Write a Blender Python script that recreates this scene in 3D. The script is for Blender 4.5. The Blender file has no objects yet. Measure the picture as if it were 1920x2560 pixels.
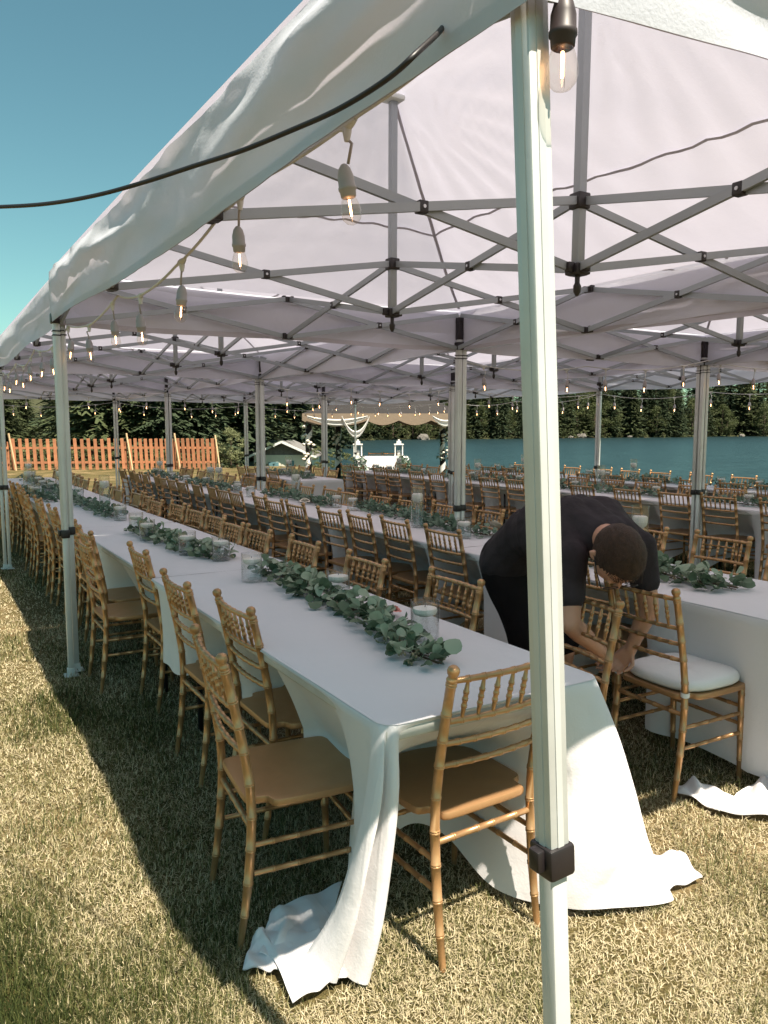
import bpy, bmesh, math, random
import numpy as np
from mathutils import Vector, Matrix, Quaternion
random.seed(11)
rng = np.random.default_rng(11)
R = math.radians
scene = bpy.context.scene
COL = scene.collection

# ------------------------------------------------------------------ camera, sky, sun, exposure
# axes: x runs across the tents, y along the table rows, camera stands over the origin
CAM_H, YAW, PITCH, FPX = 1.56, R(31.0), math.atan(207 / 1925.0), 1925.0
cam = bpy.data.cameras.new('camera')
cam.sensor_fit = 'VERTICAL'; cam.sensor_height = 24.0; cam.lens = 24.0 * FPX / 2560.0
cam.clip_start = 0.05; cam.clip_end = 3000
cam_o = bpy.data.objects.new('camera', cam); COL.objects.link(cam_o)
cam_o.location = (0, 0, CAM_H); cam_o.rotation_euler = (math.pi / 2 - PITCH, 0, -YAW)
scene.camera = cam_o

SUN_DIR = Vector((-0.035, 0.465, -0.885)).normalized()      # the way the light travels
world = bpy.data.worlds.new('World'); scene.world = world; world.use_nodes = True
wn = world.node_tree; wn.nodes.clear()
sky = wn.nodes.new('ShaderNodeTexSky'); sky.sky_type = 'NISHITA'; sky.sun_disc = False
sky.sun_elevation = math.asin(-SUN_DIR.z); sky.sun_rotation = math.atan2(-SUN_DIR.x, -SUN_DIR.y)
sky.air_density = 1.0; sky.dust_density = 0.6; sky.ozone_density = 1.0
tint = wn.nodes.new('ShaderNodeMix'); tint.data_type = 'RGBA'; tint.blend_type = 'MULTIPLY'
tint.inputs[0].default_value = 1.0; tint.inputs[7].default_value = (0.70, 1.0, 0.76, 1)
bg = wn.nodes.new('ShaderNodeBackground'); bg.inputs[1].default_value = 0.058
wo = wn.nodes.new('ShaderNodeOutputWorld')
wn.links.new(sky.outputs[0], tint.inputs[6]); wn.links.new(tint.outputs[2], bg.inputs[0]); wn.links.new(bg.outputs[0], wo.inputs[0])

sun = bpy.data.lights.new('sun', 'SUN'); sun.energy = 4.4; sun.angle = R(0.53); sun.color = (1.0, 0.91, 0.77)
sun_o = bpy.data.objects.new('sun', sun); COL.objects.link(sun_o)
sun_o.rotation_euler = SUN_DIR.to_track_quat('-Z', 'Y').to_euler(); sun_o.location = (0, -20, 40)

scene.view_settings.view_transform = 'Standard'; scene.view_settings.look = 'None'
scene.view_settings.gamma = 1.0; scene.view_settings.use_curve_mapping = False
scene.view_settings.exposure = 1.42
scene.render.engine = 'CYCLES'
cy = scene.cycles
cy.max_bounces = 10; cy.diffuse_bounces = 3; cy.glossy_bounces = 4; cy.transmission_bounces = 10; cy.transparent_max_bounces = 24
cy.caustics_reflective = False; cy.caustics_refractive = False; cy.use_denoising = True
cy.sample_clamp_indirect = 6.0

# ------------------------------------------------------------------ helpers
SY, CY = math.sin(YAW), math.cos(YAW)
def c2w(X, Y, z=0.0):
    "camera-aligned ground coordinates (right, ahead) to scene coordinates"
    return Vector((X * CY + Y * SY, -X * SY + Y * CY, z))
def ray(px, py):
    u = (px - 960) / FPX; v = (py - 1280) / FPX
    return u, math.cos(PITCH) - math.sin(PITCH) * v, math.sin(PITCH) + math.cos(PITCH) * v
def at_z(px, py, z=0.0):
    u, f, d = ray(px, py); s = (CAM_H - z) / d
    return c2w(u * s, f * s, z)
def at_d(px, py, dist):
    u, f, d = ray(px, py); s = dist / f
    return c2w(u * s, dist, CAM_H - d * s)

def tag(o, label=None, cat=None, group=None, kind=None):
    if label: o['label'] = label
    if cat: o['category'] = cat
    if group: o['group'] = group
    if kind: o['kind'] = kind
    return o
def empty(name, loc=(0, 0, 0), rz=0.0, parent=None):
    o = bpy.data.objects.new(name, None); COL.objects.link(o)
    o.location = loc; o.rotation_euler = (0, 0, rz); o.parent = parent; o.empty_display_size = 0.1
    return o
def inst(name, me, parent=None, loc=(0, 0, 0), rot=(0, 0, 0), scale=(1, 1, 1)):
    o = bpy.data.objects.new(name, me); COL.objects.link(o); o.parent = parent
    o.location = loc; o.rotation_euler = rot; o.scale = scale
    return o

class MB:
    "collects vertices and faces of one mesh"
    def __init__(s): s.v = []; s.f = []
    def add(s, vs, fs):
        b = len(s.v); s.v += [tuple(p) for p in vs]; s.f += [tuple(i + b for i in f) for f in fs]; return s
    def box(s, c, d, rot=None, bev=0.0):
        x, y, z = d[0] / 2, d[1] / 2, d[2] / 2
        if bev <= 0:
            vs = [Vector((a * x, b * y, e * z)) for a in (-1, 1) for b in (-1, 1) for e in (-1, 1)]
            fs = [(0, 1, 3, 2), (4, 6, 7, 5), (0, 4, 5, 1), (2, 3, 7, 6), (0, 2, 6, 4), (1, 5, 7, 3)]
        else:
            bm = bmesh.new(); bmesh.ops.create_cube(bm, size=1.0)
            for q in bm.verts: q.co = Vector((q.co.x * d[0], q.co.y * d[1], q.co.z * d[2]))
            bmesh.ops.bevel(bm, geom=bm.edges[:], offset=bev, segments=2, affect='EDGES', profile=0.5)
            bm.verts.index_update()
            vs = [q.co.copy() for q in bm.verts]; fs = [tuple(q.index for q in f.verts) for f in bm.faces]; bm.free()
        if rot is not None: vs = [rot @ p for p in vs]
        c = Vector(c); return s.add([p + c for p in vs], fs)
    def beam(s, a, b, w, h, bev=0.0):
        "rectangular bar from a to b, h in the vertical plane"
        a, b = Vector(a), Vector(b); d = b - a; L = d.length; z = d.normalized()
        up = Vector((0, 0, 1)) if abs(z.z) < 0.98 else Vector((0, 1, 0))
        x = up.cross(z).normalized(); y = z.cross(x)
        m = Matrix((x, y, z)).transposed()
        return s.box((a + b) / 2, (w, h, L), m, bev)
    def tube(s, pts, rad, n=8, cap=True):
        pts = [Vector(p) for p in pts]; N = len(pts)
        if not hasattr(rad, '__len__'): rad = [rad] * N
        tan = []
        for i in range(N):
            t = pts[min(i + 1, N - 1)] - pts[max(i - 1, 0)]
            tan.append(t.normalized() if t.length > 1e-9 else Vector((0, 0, 1)))
        ref = Vector((1, 0, 0)) if abs(tan[0].x) < 0.9 else Vector((0, 1, 0))
        nx = (ref - tan[0] * ref.dot(tan[0])).normalized()
        vs = []; fs = []
        for i in range(N):
            if i:
                q = tan[i - 1].rotation_difference(tan[i]); nx = q @ nx
                nx = (nx - tan[i] * nx.dot(tan[i])).normalized()
            ny = tan[i].cross(nx)
            for k in range(n):
                a = 2 * math.pi * k / n
                vs.append(pts[i] + (nx * math.cos(a) + ny * math.sin(a)) * rad[i])
        for i in range(N - 1):
            for k in range(n):
                k2 = (k + 1) % n
                fs.append((i * n + k, i * n + k2, (i + 1) * n + k2, (i + 1) * n + k))
        if cap:
            fs.append(tuple(range(n - 1, -1, -1))); fs.append(tuple((N - 1) * n + k for k in range(n)))
        return s.add(vs, fs)
    def lathe(s, prof, n=16, c=(0, 0, 0)):
        "profile of (r, z) turned about z"
        return s.tube([(c[0], c[1], c[2] + z) for r, z in prof], [max(r, 1e-4) for r, z in prof], n, True) if False else s._lathe(prof, n, c)
    def _lathe(s, prof, n, c):
        vs = []; fs = []; N = len(prof)
        for r, z in prof:
            r = max(r, 1e-4)
            for k in range(n):
                a = 2 * math.pi * k / n; vs.append((c[0] + r * math.cos(a), c[1] + r * math.sin(a), c[2] + z))
        for i in range(N - 1):
            for k in range(n):
                k2 = (k + 1) % n; fs.append((i * n + k, i * n + k2, (i + 1) * n + k2, (i + 1) * n + k))
        fs.append(tuple(range(n - 1, -1, -1))); fs.append(tuple((N - 1) * n + k for k in range(n)))
        return s.add(vs, fs)
    def grid(s, P):
        "P[i][j] of points"
        a, b = len(P), len(P[0]); vs = [p for r in P for p in r]
        fs = [(i * b + j, i * b + j + 1, (i + 1) * b + j + 1, (i + 1) * b + j) for i in range(a - 1) for j in range(b - 1)]
        return s.add(vs, fs)
    def mesh(s, name, mat, smooth=True, auto=None):
        me = bpy.data.meshes.new(name); me.from_pydata([tuple(p) for p in s.v], [], s.f)
        if smooth: me.polygons.foreach_set('use_smooth', [True] * len(me.polygons))
        if auto is not None: me.set_sharp_from_angle(angle=R(auto))
        if mat: me.materials.append(mat)
        me.update(); return me
    def build(s, name, mat, parent=None, loc=(0, 0, 0), rot=(0, 0, 0), smooth=True, auto=None):
        return inst(name, s.mesh(name, mat, smooth, auto), parent, loc, rot)

def np_mesh(name, V, F, mat, smooth=False):
    "fast mesh from numpy arrays, F of shape (n, k)"
    me = bpy.data.meshes.new(name); V = np.asarray(V, np.float32); F = np.asarray(F, np.int32)
    me.vertices.add(len(V)); me.vertices.foreach_set('co', V.ravel())
    k = F.shape[1]; me.loops.add(F.size); me.loops.foreach_set('vertex_index', F.ravel())
    me.polygons.add(len(F)); me.polygons.foreach_set('loop_start', np.arange(0, F.size, k, dtype=np.int32))
    me.polygons.foreach_set('loop_total', np.full(len(F), k, np.int32))
    if smooth: me.polygons.foreach_set('use_smooth', np.ones(len(F), bool))
    me.materials.append(mat); me.update(calc_edges=True); me.validate()
    return me

# smooth pseudo-noise for shapes
_ph = rng.uniform(0, 6.28, (64, 4)); _fr = rng.normal(0, 1, (64, 3))
def wob(x, y=0.0, z=0.0, f=1.0, k=0, n=6):
    s = 0.0
    for i in range(k, k + n):
        a = _fr[i % 64]; s += math.sin(f * (a[0] * x + a[1] * y + a[2] * z) + _ph[i % 64][0])
    return s / math.sqrt(n * 0.5) / 2

# ------------------------------------------------------------------ materials
def nodes(name):
    m = bpy.data.materials.new(name); m.use_nodes = True; nt = m.node_tree; nt.nodes.clear()
    out = nt.nodes.new('ShaderNodeOutputMaterial'); return m, nt, out
def N(nt, typ, **kw):
    n = nt.nodes.new(typ)
    for k, v in kw.items():
        if k.startswith('i_'): n.inputs[k[2:].replace('_', ' ')].default_value = v
        else: setattr(n, k, v)
    return n
def coords(nt, scale=1.0, obj=True):
    t = nt.nodes.new('ShaderNodeTexCoord'); mp = nt.nodes.new('ShaderNodeMapping')
    sc = scale if hasattr(scale, '__len__') else (scale,) * 3
    mp.inputs['Scale'].default_value = sc
    if obj == 'world':
        g = nt.nodes.new('ShaderNodeNewGeometry'); nt.links.new(g.outputs['Position'], mp.inputs[0])
    else: nt.links.new(t.outputs['Object'], mp.inputs[0])
    return mp.outputs[0]
def ramp(nt, src, stops):
    r = nt.nodes.new('ShaderNodeValToRGB'); e = r.color_ramp.elements
    while len(e) < len(stops): e.new(0.5)
    for q, (p, c) in zip(e, stops): q.position = p; q.color = (*c, 1) if len(c) == 3 else c
    nt.links.new(src, r.inputs[0]); return r.outputs[0]
def noise(nt, vec, scale, detail=4, rough=0.55):
    n = nt.nodes.new('ShaderNodeTexNoise'); n.inputs['Scale'].default_value = scale
    n.inputs['Detail'].default_value = detail; n.inputs['Roughness'].default_value = rough
    nt.links.new(vec, n.inputs['Vector']); return n.outputs['Fac']
def bump(nt, h, strength, dist):
    b = nt.nodes.new('ShaderNodeBump'); b.inputs['Strength'].default_value = strength; b.inputs['Distance'].default_value = dist
    nt.links.new(h, b.inputs['Height']); return b.outputs[0]
def principled(name, color, rough=0.5, metal=0.0, var=0.12, vscale=6.0, bumps=0.0, bscale=40.0, spec=0.5, obj=True, col2=None, **kw):
    m, nt, out = nodes(name); p = nt.nodes.new('ShaderNodeBsdfPrincipled')
    vec = coords(nt, 1.0, obj); nz = noise(nt, vec, vscale, 5, 0.6)
    c1 = tuple(max(0, c * (1 - var)) for c in color); c2 = col2 or tuple(min(1, c * (1 + var)) for c in color)
    oi = nt.nodes.new('ShaderNodeObjectInfo'); hv = nt.nodes.new('ShaderNodeHueSaturation'); vr = nt.nodes.new('ShaderNodeMapRange'); vr.inputs[3].default_value = 1 - var * 0.8; vr.inputs[4].default_value = 1 + var * 0.8
    nt.links.new(oi.outputs['Random'], vr.inputs[0]); nt.links.new(vr.outputs[0], hv.inputs['Value']); nt.links.new(ramp(nt, nz, [(0.3, c1), (0.7, c2)]), hv.inputs['Color'])
    nt.links.new(hv.outputs[0], p.inputs['Base Color'])
    rr = nt.nodes.new('ShaderNodeMapRange'); rr.inputs[3].default_value = max(0.02, rough - 0.08); rr.inputs[4].default_value = min(1, rough + 0.08)
    nt.links.new(noise(nt, vec, vscale * 3.1, 3), rr.inputs[0]); nt.links.new(rr.outputs[0], p.inputs['Roughness'])
    p.inputs['Metallic'].default_value = metal; p.inputs['Specular IOR Level'].default_value = spec
    for k, v in kw.items(): p.inputs[k.replace('_', ' ')].default_value = v
    if bumps: nt.links.new(bump(nt, noise(nt, vec, bscale, 4), bumps, 0.01), p.inputs['Normal'])
    nt.links.new(p.outputs[0], out.inputs[0]); return m
def fabric(name, color, trans, bumps=0.25, bscale=9.0, wrinkle=(1, 1, 1), tcol=None, var=0.03, press=False):
    "thin cloth: diffuse front, part of the light comes through"
    m, nt, out = nodes(name)
    vec = coords(nt, wrinkle); nz = noise(nt, vec, bscale, 5, 0.5)
    fine = noise(nt, coords(nt, 1.0), 160, 2)
    ad = nt.nodes.new('ShaderNodeMath'); ad.operation = 'MULTIPLY_ADD'; ad.inputs[1].default_value = 0.06
    nt.links.new(fine, ad.inputs[0]); nt.links.new(nz, ad.inputs[2])
    hgt = ad.outputs[0]
    if press:   # ironed fold lines every 60 cm
        sx = nt.nodes.new('ShaderNodeSeparateXYZ'); nt.links.new(coords(nt, 1.0), sx.inputs[0])
        for ax, per in (('X', 0.41), ('Y', 0.61)):
            pp = nt.nodes.new('ShaderNodeMath'); pp.operation = 'PINGPONG'; pp.inputs[1].default_value = per / 2; nt.links.new(sx.outputs[ax], pp.inputs[0])
            mr = nt.nodes.new('ShaderNodeMapRange'); mr.inputs[1].default_value = 0.0; mr.inputs[2].default_value = 0.007; mr.inputs[3].default_value = 0.10; mr.inputs[4].default_value = 0.0; nt.links.new(pp.outputs[0], mr.inputs[0])
            s_ = nt.nodes.new('ShaderNodeMath'); s_.operation = 'ADD'; nt.links.new(mr.outputs[0], s_.inputs[0]); nt.links.new(hgt, s_.inputs[1]); hgt = s_.outputs[0]
    bn = bump(nt, hgt, bumps, 0.03)
    cc = ramp(nt, noise(nt, coords(nt, 1.0), 2.2, 4), [(0.3, tuple(c * (1 - var) for c in color)), (0.7, color)])
    d = nt.nodes.new('ShaderNodeBsdfPrincipled'); d.inputs['Roughness'].default_value = 0.75; d.inputs['Specular IOR Level'].default_value = 0.15
    d.inputs['Sheen Weight'].default_value = 0.1
    t = nt.nodes.new('ShaderNodeBsdfTranslucent'); t.inputs[0].default_value = (*(tcol or color), 1)
    mx = nt.nodes.new('ShaderNodeMixShader'); mx.inputs[0].default_value = trans
    nt.links.new(cc, d.inputs['Base Color']); nt.links.new(bn, d.inputs['Normal']); nt.links.new(bn, t.inputs['Normal'])
    nt.links.new(d.outputs[0], mx.inputs[1]); nt.links.new(t.outputs[0], mx.inputs[2]); nt.links.new(mx.outputs[0], out.inputs[0]); return m
def emitter(name, color, strength):
    m, nt, out = nodes(name); e = nt.nodes.new('ShaderNodeEmission'); e.inputs[0].default_value = (*color, 1); e.inputs[1].default_value = strength
    nt.links.new(e.outputs[0], out.inputs[0]); return m
def clear_glass(name, color=(1, 1, 1), rough=0.0, thin=0.78):
    "thin-walled glass: mostly see-through with sharp reflections, light passes straight"
    m, nt, out = nodes(name)
    tr = nt.nodes.new('ShaderNodeBsdfTransparent'); tr.inputs[0].default_value = (*color, 1)
    gl = nt.nodes.new('ShaderNodeBsdfGlossy'); gl.inputs['Roughness'].default_value = 0.03 + rough
    lw = nt.nodes.new('ShaderNodeLayerWeight'); lw.inputs[0].default_value = 0.5
    pw = nt.nodes.new('ShaderNodeMath'); pw.operation = 'POWER'; pw.inputs[1].default_value = 3.5; nt.links.new(lw.outputs['Facing'], pw.inputs[0])
    nz = noise(nt, coords(nt), 14, 2); ml = nt.nodes.new('ShaderNodeMath'); ml.operation = 'MULTIPLY_ADD'; ml.inputs[1].default_value = 0.03; ml.inputs[2].default_value = 1 - thin - 0.17
    nt.links.new(nz, ml.inputs[0])
    sm = nt.nodes.new('ShaderNodeMath'); sm.operation = 'MULTIPLY_ADD'; sm.inputs[1].default_value = 0.55; sm.use_clamp = True
    nt.links.new(pw.outputs[0], sm.inputs[0]); nt.links.new(ml.outputs[0], sm.inputs[2])
    mx = nt.nodes.new('ShaderNodeMixShader'); nt.links.new(sm.outputs[0], mx.inputs[0]); nt.links.new(tr.outputs[0], mx.inputs[1]); nt.links.new(gl.outputs[0], mx.inputs[2])
    nt.links.new(mx.outputs[0], out.inputs[0]); return m
def leafy(name, c1, c2, trans=0.25, vscale=3.0, rough=0.55, obj=True, sscale=60):
    m, nt, out = nodes(name); vec = coords(nt, 1.0, obj)
    a = noise(nt, vec, vscale, 4, 0.65); b = noise(nt, vec, sscale, 2)
    s = nt.nodes.new('ShaderNodeMath'); s.operation = 'MULTIPLY_ADD'; s.inputs[1].default_value = 0.45; nt.links.new(b, s.inputs[0])
    s2 = nt.nodes.new('ShaderNodeMath'); s2.operation = 'MULTIPLY_ADD'; s2.inputs[1].default_value = 0.75; nt.links.new(a, s2.inputs[0]); nt.links.new(s.outputs[0], s2.inputs[2])
    oi = nt.nodes.new('ShaderNodeObjectInfo'); s3 = nt.nodes.new('ShaderNodeMath'); s3.operation = 'MULTIPLY_ADD'; s3.inputs[1].default_value = 0.3; s3.use_clamp = True
    nt.links.new(oi.outputs['Random'], s3.inputs[0]); s4 = nt.nodes.new('ShaderNodeMath'); s4.operation = 'SUBTRACT'; s4.inputs[1].default_value = 0.15
    nt.links.new(s2.outputs[0], s4.inputs[0]); nt.links.new(s4.outputs[0], s3.inputs[2])
    cc = ramp(nt, s3.outputs[0], [(0.25, c1), (0.85, c2)])
    d = nt.nodes.new('ShaderNodeBsdfPrincipled'); d.inputs['Roughness'].default_value = rough; d.inputs['Specular IOR Level'].default_value = 0.3
    t = nt.nodes.new('ShaderNodeBsdfTranslucent'); mx = nt.nodes.new('ShaderNodeMixShader'); mx.inputs[0].default_value = trans
    nt.links.new(cc, d.inputs['Base Color']); nt.links.new(cc, t.inputs[0])
    nt.links.new(d.outputs[0], mx.inputs[1]); nt.links.new(t.outputs[0], mx.inputs[2]); nt.links.new(mx.outputs[0], out.inputs[0]); return m

M = {}
M['gold'] = principled('gold_paint', (0.50, 0.285, 0.135), 0.34, 0.55, 0.16, 9.0, 0.05, 120)
M['gold_seat'] = principled('gold_seat_paint', (0.47, 0.260, 0.122), 0.40, 0.45, 0.08, 5.0, 0.04, 90)
M['canopy'] = fabric('canopy_fabric', (0.74, 0.755, 0.83), 0.285, 0.40, 3.0, (1, 1, 1), (0.72, 0.67, 0.78), 0.07)
M['seam'] = fabric('seam_tape', (0.52, 0.49, 0.54), 0.08, 0.1)
M['cloth'] = fabric('table_linen', (0.80, 0.765, 0.775), 0.12, 0.26, 5.0, press=True)
M['cushion'] = fabric('cushion_cover', (0.80, 0.77, 0.75), 0.0, 0.25, 10.0)
M['drape'] = fabric('arch_drape', (0.82, 0.80, 0.77), 0.2, 0.3, 6.0)
M['pole'] = principled('white_aluminium', (0.60, 0.605, 0.59), 0.36, 0.20, 0.12, 2.0, 0.03, 50)
M['truss'] = principled('truss_aluminium', (0.30, 0.325, 0.345), 0.40, 0.30, 0.05, 3.0)
M['black'] = principled('black_nylon', (0.016, 0.012, 0.013), 0.45, 0.0, 0.2)
M['steel'] = principled('rivet_steel', (0.5, 0.5, 0.5), 0.3, 0.9)
M['foot'] = principled('foot_plastic', (0.62, 0.64, 0.62), 0.5)
M['wcable'] = principled('white_cable', (0.60, 0.59, 0.58), 0.5)
M['socket'] = principled('grey_socket', (0.36, 0.32, 0.32), 0.5)
M['darksocket'] = principled('dark_socket', (0.035, 0.022, 0.022), 0.5)
M['bulb'] = clear_glass('bulb_glass', (0.97, 0.94, 0.90), 0.0, 0.80)
M['filament'] = emitter('filament', (1.0, 0.50, 0.22), 9.0)
M['jar'] = clear_glass('jar_glass', (0.975, 0.985, 0.985), 0.0, 0.76)
M['water'] = clear_glass('jar_water', (0.95, 0.97, 0.97), 0.0, 0.80)
M['candle'] = principled('candle_wax', (0.86, 0.80, 0.74), 0.5, 0.0, 0.03)
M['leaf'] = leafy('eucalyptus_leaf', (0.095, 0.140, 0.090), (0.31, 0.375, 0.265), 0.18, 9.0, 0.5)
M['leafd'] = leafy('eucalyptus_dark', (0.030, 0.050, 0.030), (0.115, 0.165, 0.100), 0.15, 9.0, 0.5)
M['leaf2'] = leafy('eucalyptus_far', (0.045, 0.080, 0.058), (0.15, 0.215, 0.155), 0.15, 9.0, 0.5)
M['stem'] = principled('stem', (0.10, 0.06, 0.035), 0.7)
M['berry'] = principled('seed_pod', (0.30, 0.25, 0.15), 0.6, 0.0, 0.25, 30)
M['rose_pink'] = principled('rose_pink', (0.72, 0.27, 0.23), 0.6, 0.0, 0.15, 30, Subsurface_Weight=0.1)
M['rose_white'] = principled('rose_white', (0.78, 0.70, 0.60), 0.6, 0.0, 0.06, 30)
M['skin'] = principled('skin', (0.52, 0.265, 0.175), 0.5, 0.0, 0.10, 12, 0.05, 200, Subsurface_Weight=0.12, Subsurface_Radius=(0.02, 0.008, 0.004))
M['shirt'] = principled('black_tshirt', (0.024, 0.018, 0.021), 0.85, 0.0, 0.3, 9, 0.6, 22, 0.25)
M['shorts'] = principled('black_shorts', (0.012, 0.009, 0.010), 0.9, 0.0, 0.2, 9, 0.3, 16, 0.15)
M['hair'] = principled('brown_hair', (0.060, 0.030, 0.018), 0.6, 0.0, 0.35, 45, 0.8, 180, 0.3)
M['fence'] = principled('stained_wood', (0.40, 0.160, 0.075), 0.75, 0.0, 0.25, 3.0, 0.2, 30)
M['wood'] = principled('raw_wood', (0.50, 0.34, 0.19), 0.75, 0.0, 0.15)
M['bark'] = principled('bark', (0.07, 0.045, 0.03), 0.9, 0.0, 0.3, 6, 0.5, 25)
M['spruce'] = leafy('spruce_needles', (0.007, 0.013, 0.008), (0.036, 0.052, 0.024), 0.12, 0.5, 0.7, True, 4)
M['spruce2'] = leafy('pine_needles', (0.011, 0.019, 0.009), (0.062, 0.076, 0.030), 0.15, 0.6, 0.7, True, 4)
M['broad'] = leafy('broad_leaves', (0.015, 0.024, 0.009), (0.075, 0.088, 0.030), 0.2, 0.7, 0.6, True, 5)
M['bush'] = leafy('bush_leaves', (0.040, 0.054, 0.022), (0.165, 0.175, 0.080), 0.2, 1.5, 0.6, True, 8)
M['weed'] = leafy('weed_leaves', (0.030, 0.044, 0.015), (0.140, 0.150, 0.062), 0.2, 1.5, 0.6, True, 8)
M['rock'] = principled('pale_rock', (0.13, 0.115, 0.10), 0.85, 0.0, 0.3, 0.8, 0.5, 5)
M['shingle'] = principled('shingles', (0.17, 0.155, 0.145), 0.9, 0.0, 0.25, 4, 0.3, 20)
M['siding'] = principled('cream_siding', (0.66, 0.60, 0.48), 0.7, 0.0, 0.06)
M['trim'] = principled('white_trim', (0.76, 0.74, 0.70), 0.6, 0.0, 0.04)
M['gable'] = principled('weathered_gable', (0.20, 0.17, 0.15), 0.85, 0.0, 0.3, 5)
M['bluepaint'] = principled('blue_paint', (0.10, 0.20, 0.22), 0.6)
M['beige'] = fabric('beige_canvas', (0.27, 0.205, 0.15), 0.10, 0.2)
M['darkroof'] = principled('dark_canvas', (0.02, 0.016, 0.015), 0.9)
M['table'] = principled('table_plastic', (0.5, 0.48, 0.45), 0.6)
# ------------------------------------------------------------------ ground, lake
def sst(a, b, x):
    t = np.clip((x - a) / (b - a), 0, 1); return t * t * (3 - 2 * t)
LAKE_Z = -1.3
def shore_far(X): return 205 + np.where(X > 0, 0.7 * X, 1.5 * X) + 4 * np.sin(X * 0.11) + 2 * np.sin(X * 0.31 + 1)
def ground_z(X, Y):
    X = np.asarray(X, float); Y = np.asarray(Y, float)
    w = X * CY + Y * SY
    b = X + 0.105 * Y + 0.8 * np.sin(Y * 0.17) + 0.4 * np.sin(Y * 0.5)
    wet = sst(0, 2.6, w - 13.0 - 0.4 * np.sin(Y * 0.6)) * sst(0, 3.0, b)
    far = sst(-6, 5, Y - shore_far(X))
    z = -2.6 * wet * (1 - far)
    z = z + (1 - wet) * (-1.0) * sst(32, 44, Y) * (1 - far)
    z = z + far * (-1.2 + 0.05 * np.maximum(0, Y - shore_far(X)))
    z = z + 0.05 * sst(33, 60, Y) * np.sin(X * 0.5) * np.sin(Y * 0.4)
    return z

def lawn_material():
    m, nt, out = nodes('lawn'); p = nt.nodes.new('ShaderNodeBsdfPrincipled'); p.inputs['Roughness'].default_value = 0.9; p.inputs['Specular IOR Level'].default_value = 0.1
    vec = coords(nt, 1.0, 'world')
    big = noise(nt, vec, 0.9, 5, 0.6); fine = noise(nt, vec, 70, 4, 0.7); mid = noise(nt, vec, 9, 4, 0.6)
    c1 = ramp(nt, big, [(0.30, (0.070, 0.072, 0.026)), (0.5, (0.165, 0.135, 0.062)), (0.68, (0.33, 0.245, 0.140))])
    c2 = ramp(nt, fine, [(0.3, (0.30, 0.27, 0.24)), (0.72, (1.15, 1.1, 1.0))])
    mx = N(nt, 'ShaderNodeMix', data_type='RGBA', blend_type='MULTIPLY'); mx.inputs[0].default_value = 1
    nt.links.new(c1, mx.inputs[6]); nt.links.new(c2, mx.inputs[7])
    soil = ramp(nt, mid, [(0.62, (0, 0, 0)), (0.74, (1, 1, 1))])
    m2 = N(nt, 'ShaderNodeMix', data_type='RGBA'); nt.links.new(soil, m2.inputs[0]); nt.links.new(mx.outputs[2], m2.inputs[6]); m2.inputs[7].default_value = (0.42, 0.315, 0.215, 1)
    nt.links.new(m2.outputs[2], p.inputs['Base Color']); nt.links.new(bump(nt, fine, 0.9, 0.02), p.inputs['Normal'])
    nt.links.new(p.outputs[0], out.inputs[0]); return m
M['lawn'] = lawn_material()
xs = np.concatenate([np.linspace(-420, -60, 19)[:-1], np.linspace(-60, 60, 121), np.linspace(60, 460, 41)[1:]])
ys = np.concatenate([np.linspace(-40, -2, 8)[:-1], np.linspace(-2, 60, 84), np.linspace(60, 420, 91)[1:], [520, 800, 1500]])
GX, GY = np.meshgrid(xs, ys, indexing='ij'); GZ = ground_z(GX, GY)
V = np.stack([GX * CY + GY * SY, -GX * SY + GY * CY, GZ], -1).reshape(-1, 3)
I = np.arange(len(xs) * len(ys)).reshape(len(xs), len(ys))
F = np.stack([I[:-1, :-1], I[1:, :-1], I[1:, 1:], I[:-1, 1:]], -1).reshape(-1, 4)
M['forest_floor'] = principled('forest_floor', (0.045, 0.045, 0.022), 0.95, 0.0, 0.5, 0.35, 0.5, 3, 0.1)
g = inst('ground', np_mesh('ground', V, F, M['lawn'], True)); g.data.materials.append(M['forest_floor'])
FC = np.stack([(GX[:-1, :-1] + GX[1:, 1:]).ravel() / 2, (GY[:-1, :-1] + GY[1:, 1:]).ravel() / 2], -1)
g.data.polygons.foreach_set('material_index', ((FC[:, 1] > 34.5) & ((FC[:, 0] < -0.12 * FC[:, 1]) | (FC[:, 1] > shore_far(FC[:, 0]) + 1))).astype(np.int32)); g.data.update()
tag(g, 'dry sunlit lawn running down to the lake shore', None, None, 'structure')

def water_material():
    m, nt, out = nodes('lake_water'); p = nt.nodes.new('ShaderNodeBsdfPrincipled')
    vec = coords(nt, (1, 1, 1), 'world')
    a = noise(nt, vec, 0.9, 5, 0.65); b = noise(nt, coords(nt, (0.22, 0.5, 1), 'world'), 1.0, 8, 0.85)
    c = ramp(nt, b, [(0.3, (0.006, 0.013, 0.015)), (0.7, (0.022, 0.046, 0.049))])
    nt.links.new(c, p.inputs['Base Color']); p.inputs['Roughness'].default_value = 0.28; p.inputs['Specular IOR Level'].default_value = 0.14
    nt.links.new(bump(nt, a, 1.0, 0.6), p.inputs['Normal'])
    nt.links.new(p.outputs[0], out.inputs[0]); return m
M['lake'] = water_material()
wq = [c2w(-60, 10, LAKE_Z), c2w(420, 10, LAKE_Z), c2w(420, 560, LAKE_Z), c2w(-60, 330, LAKE_Z)]
lk = MB().add(wq, [(0, 1, 2, 3)]).build('lake', M['lake'], smooth=False); tag(lk, 'rippled turquoise lake beyond the tables', None, None, 'structure')

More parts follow.
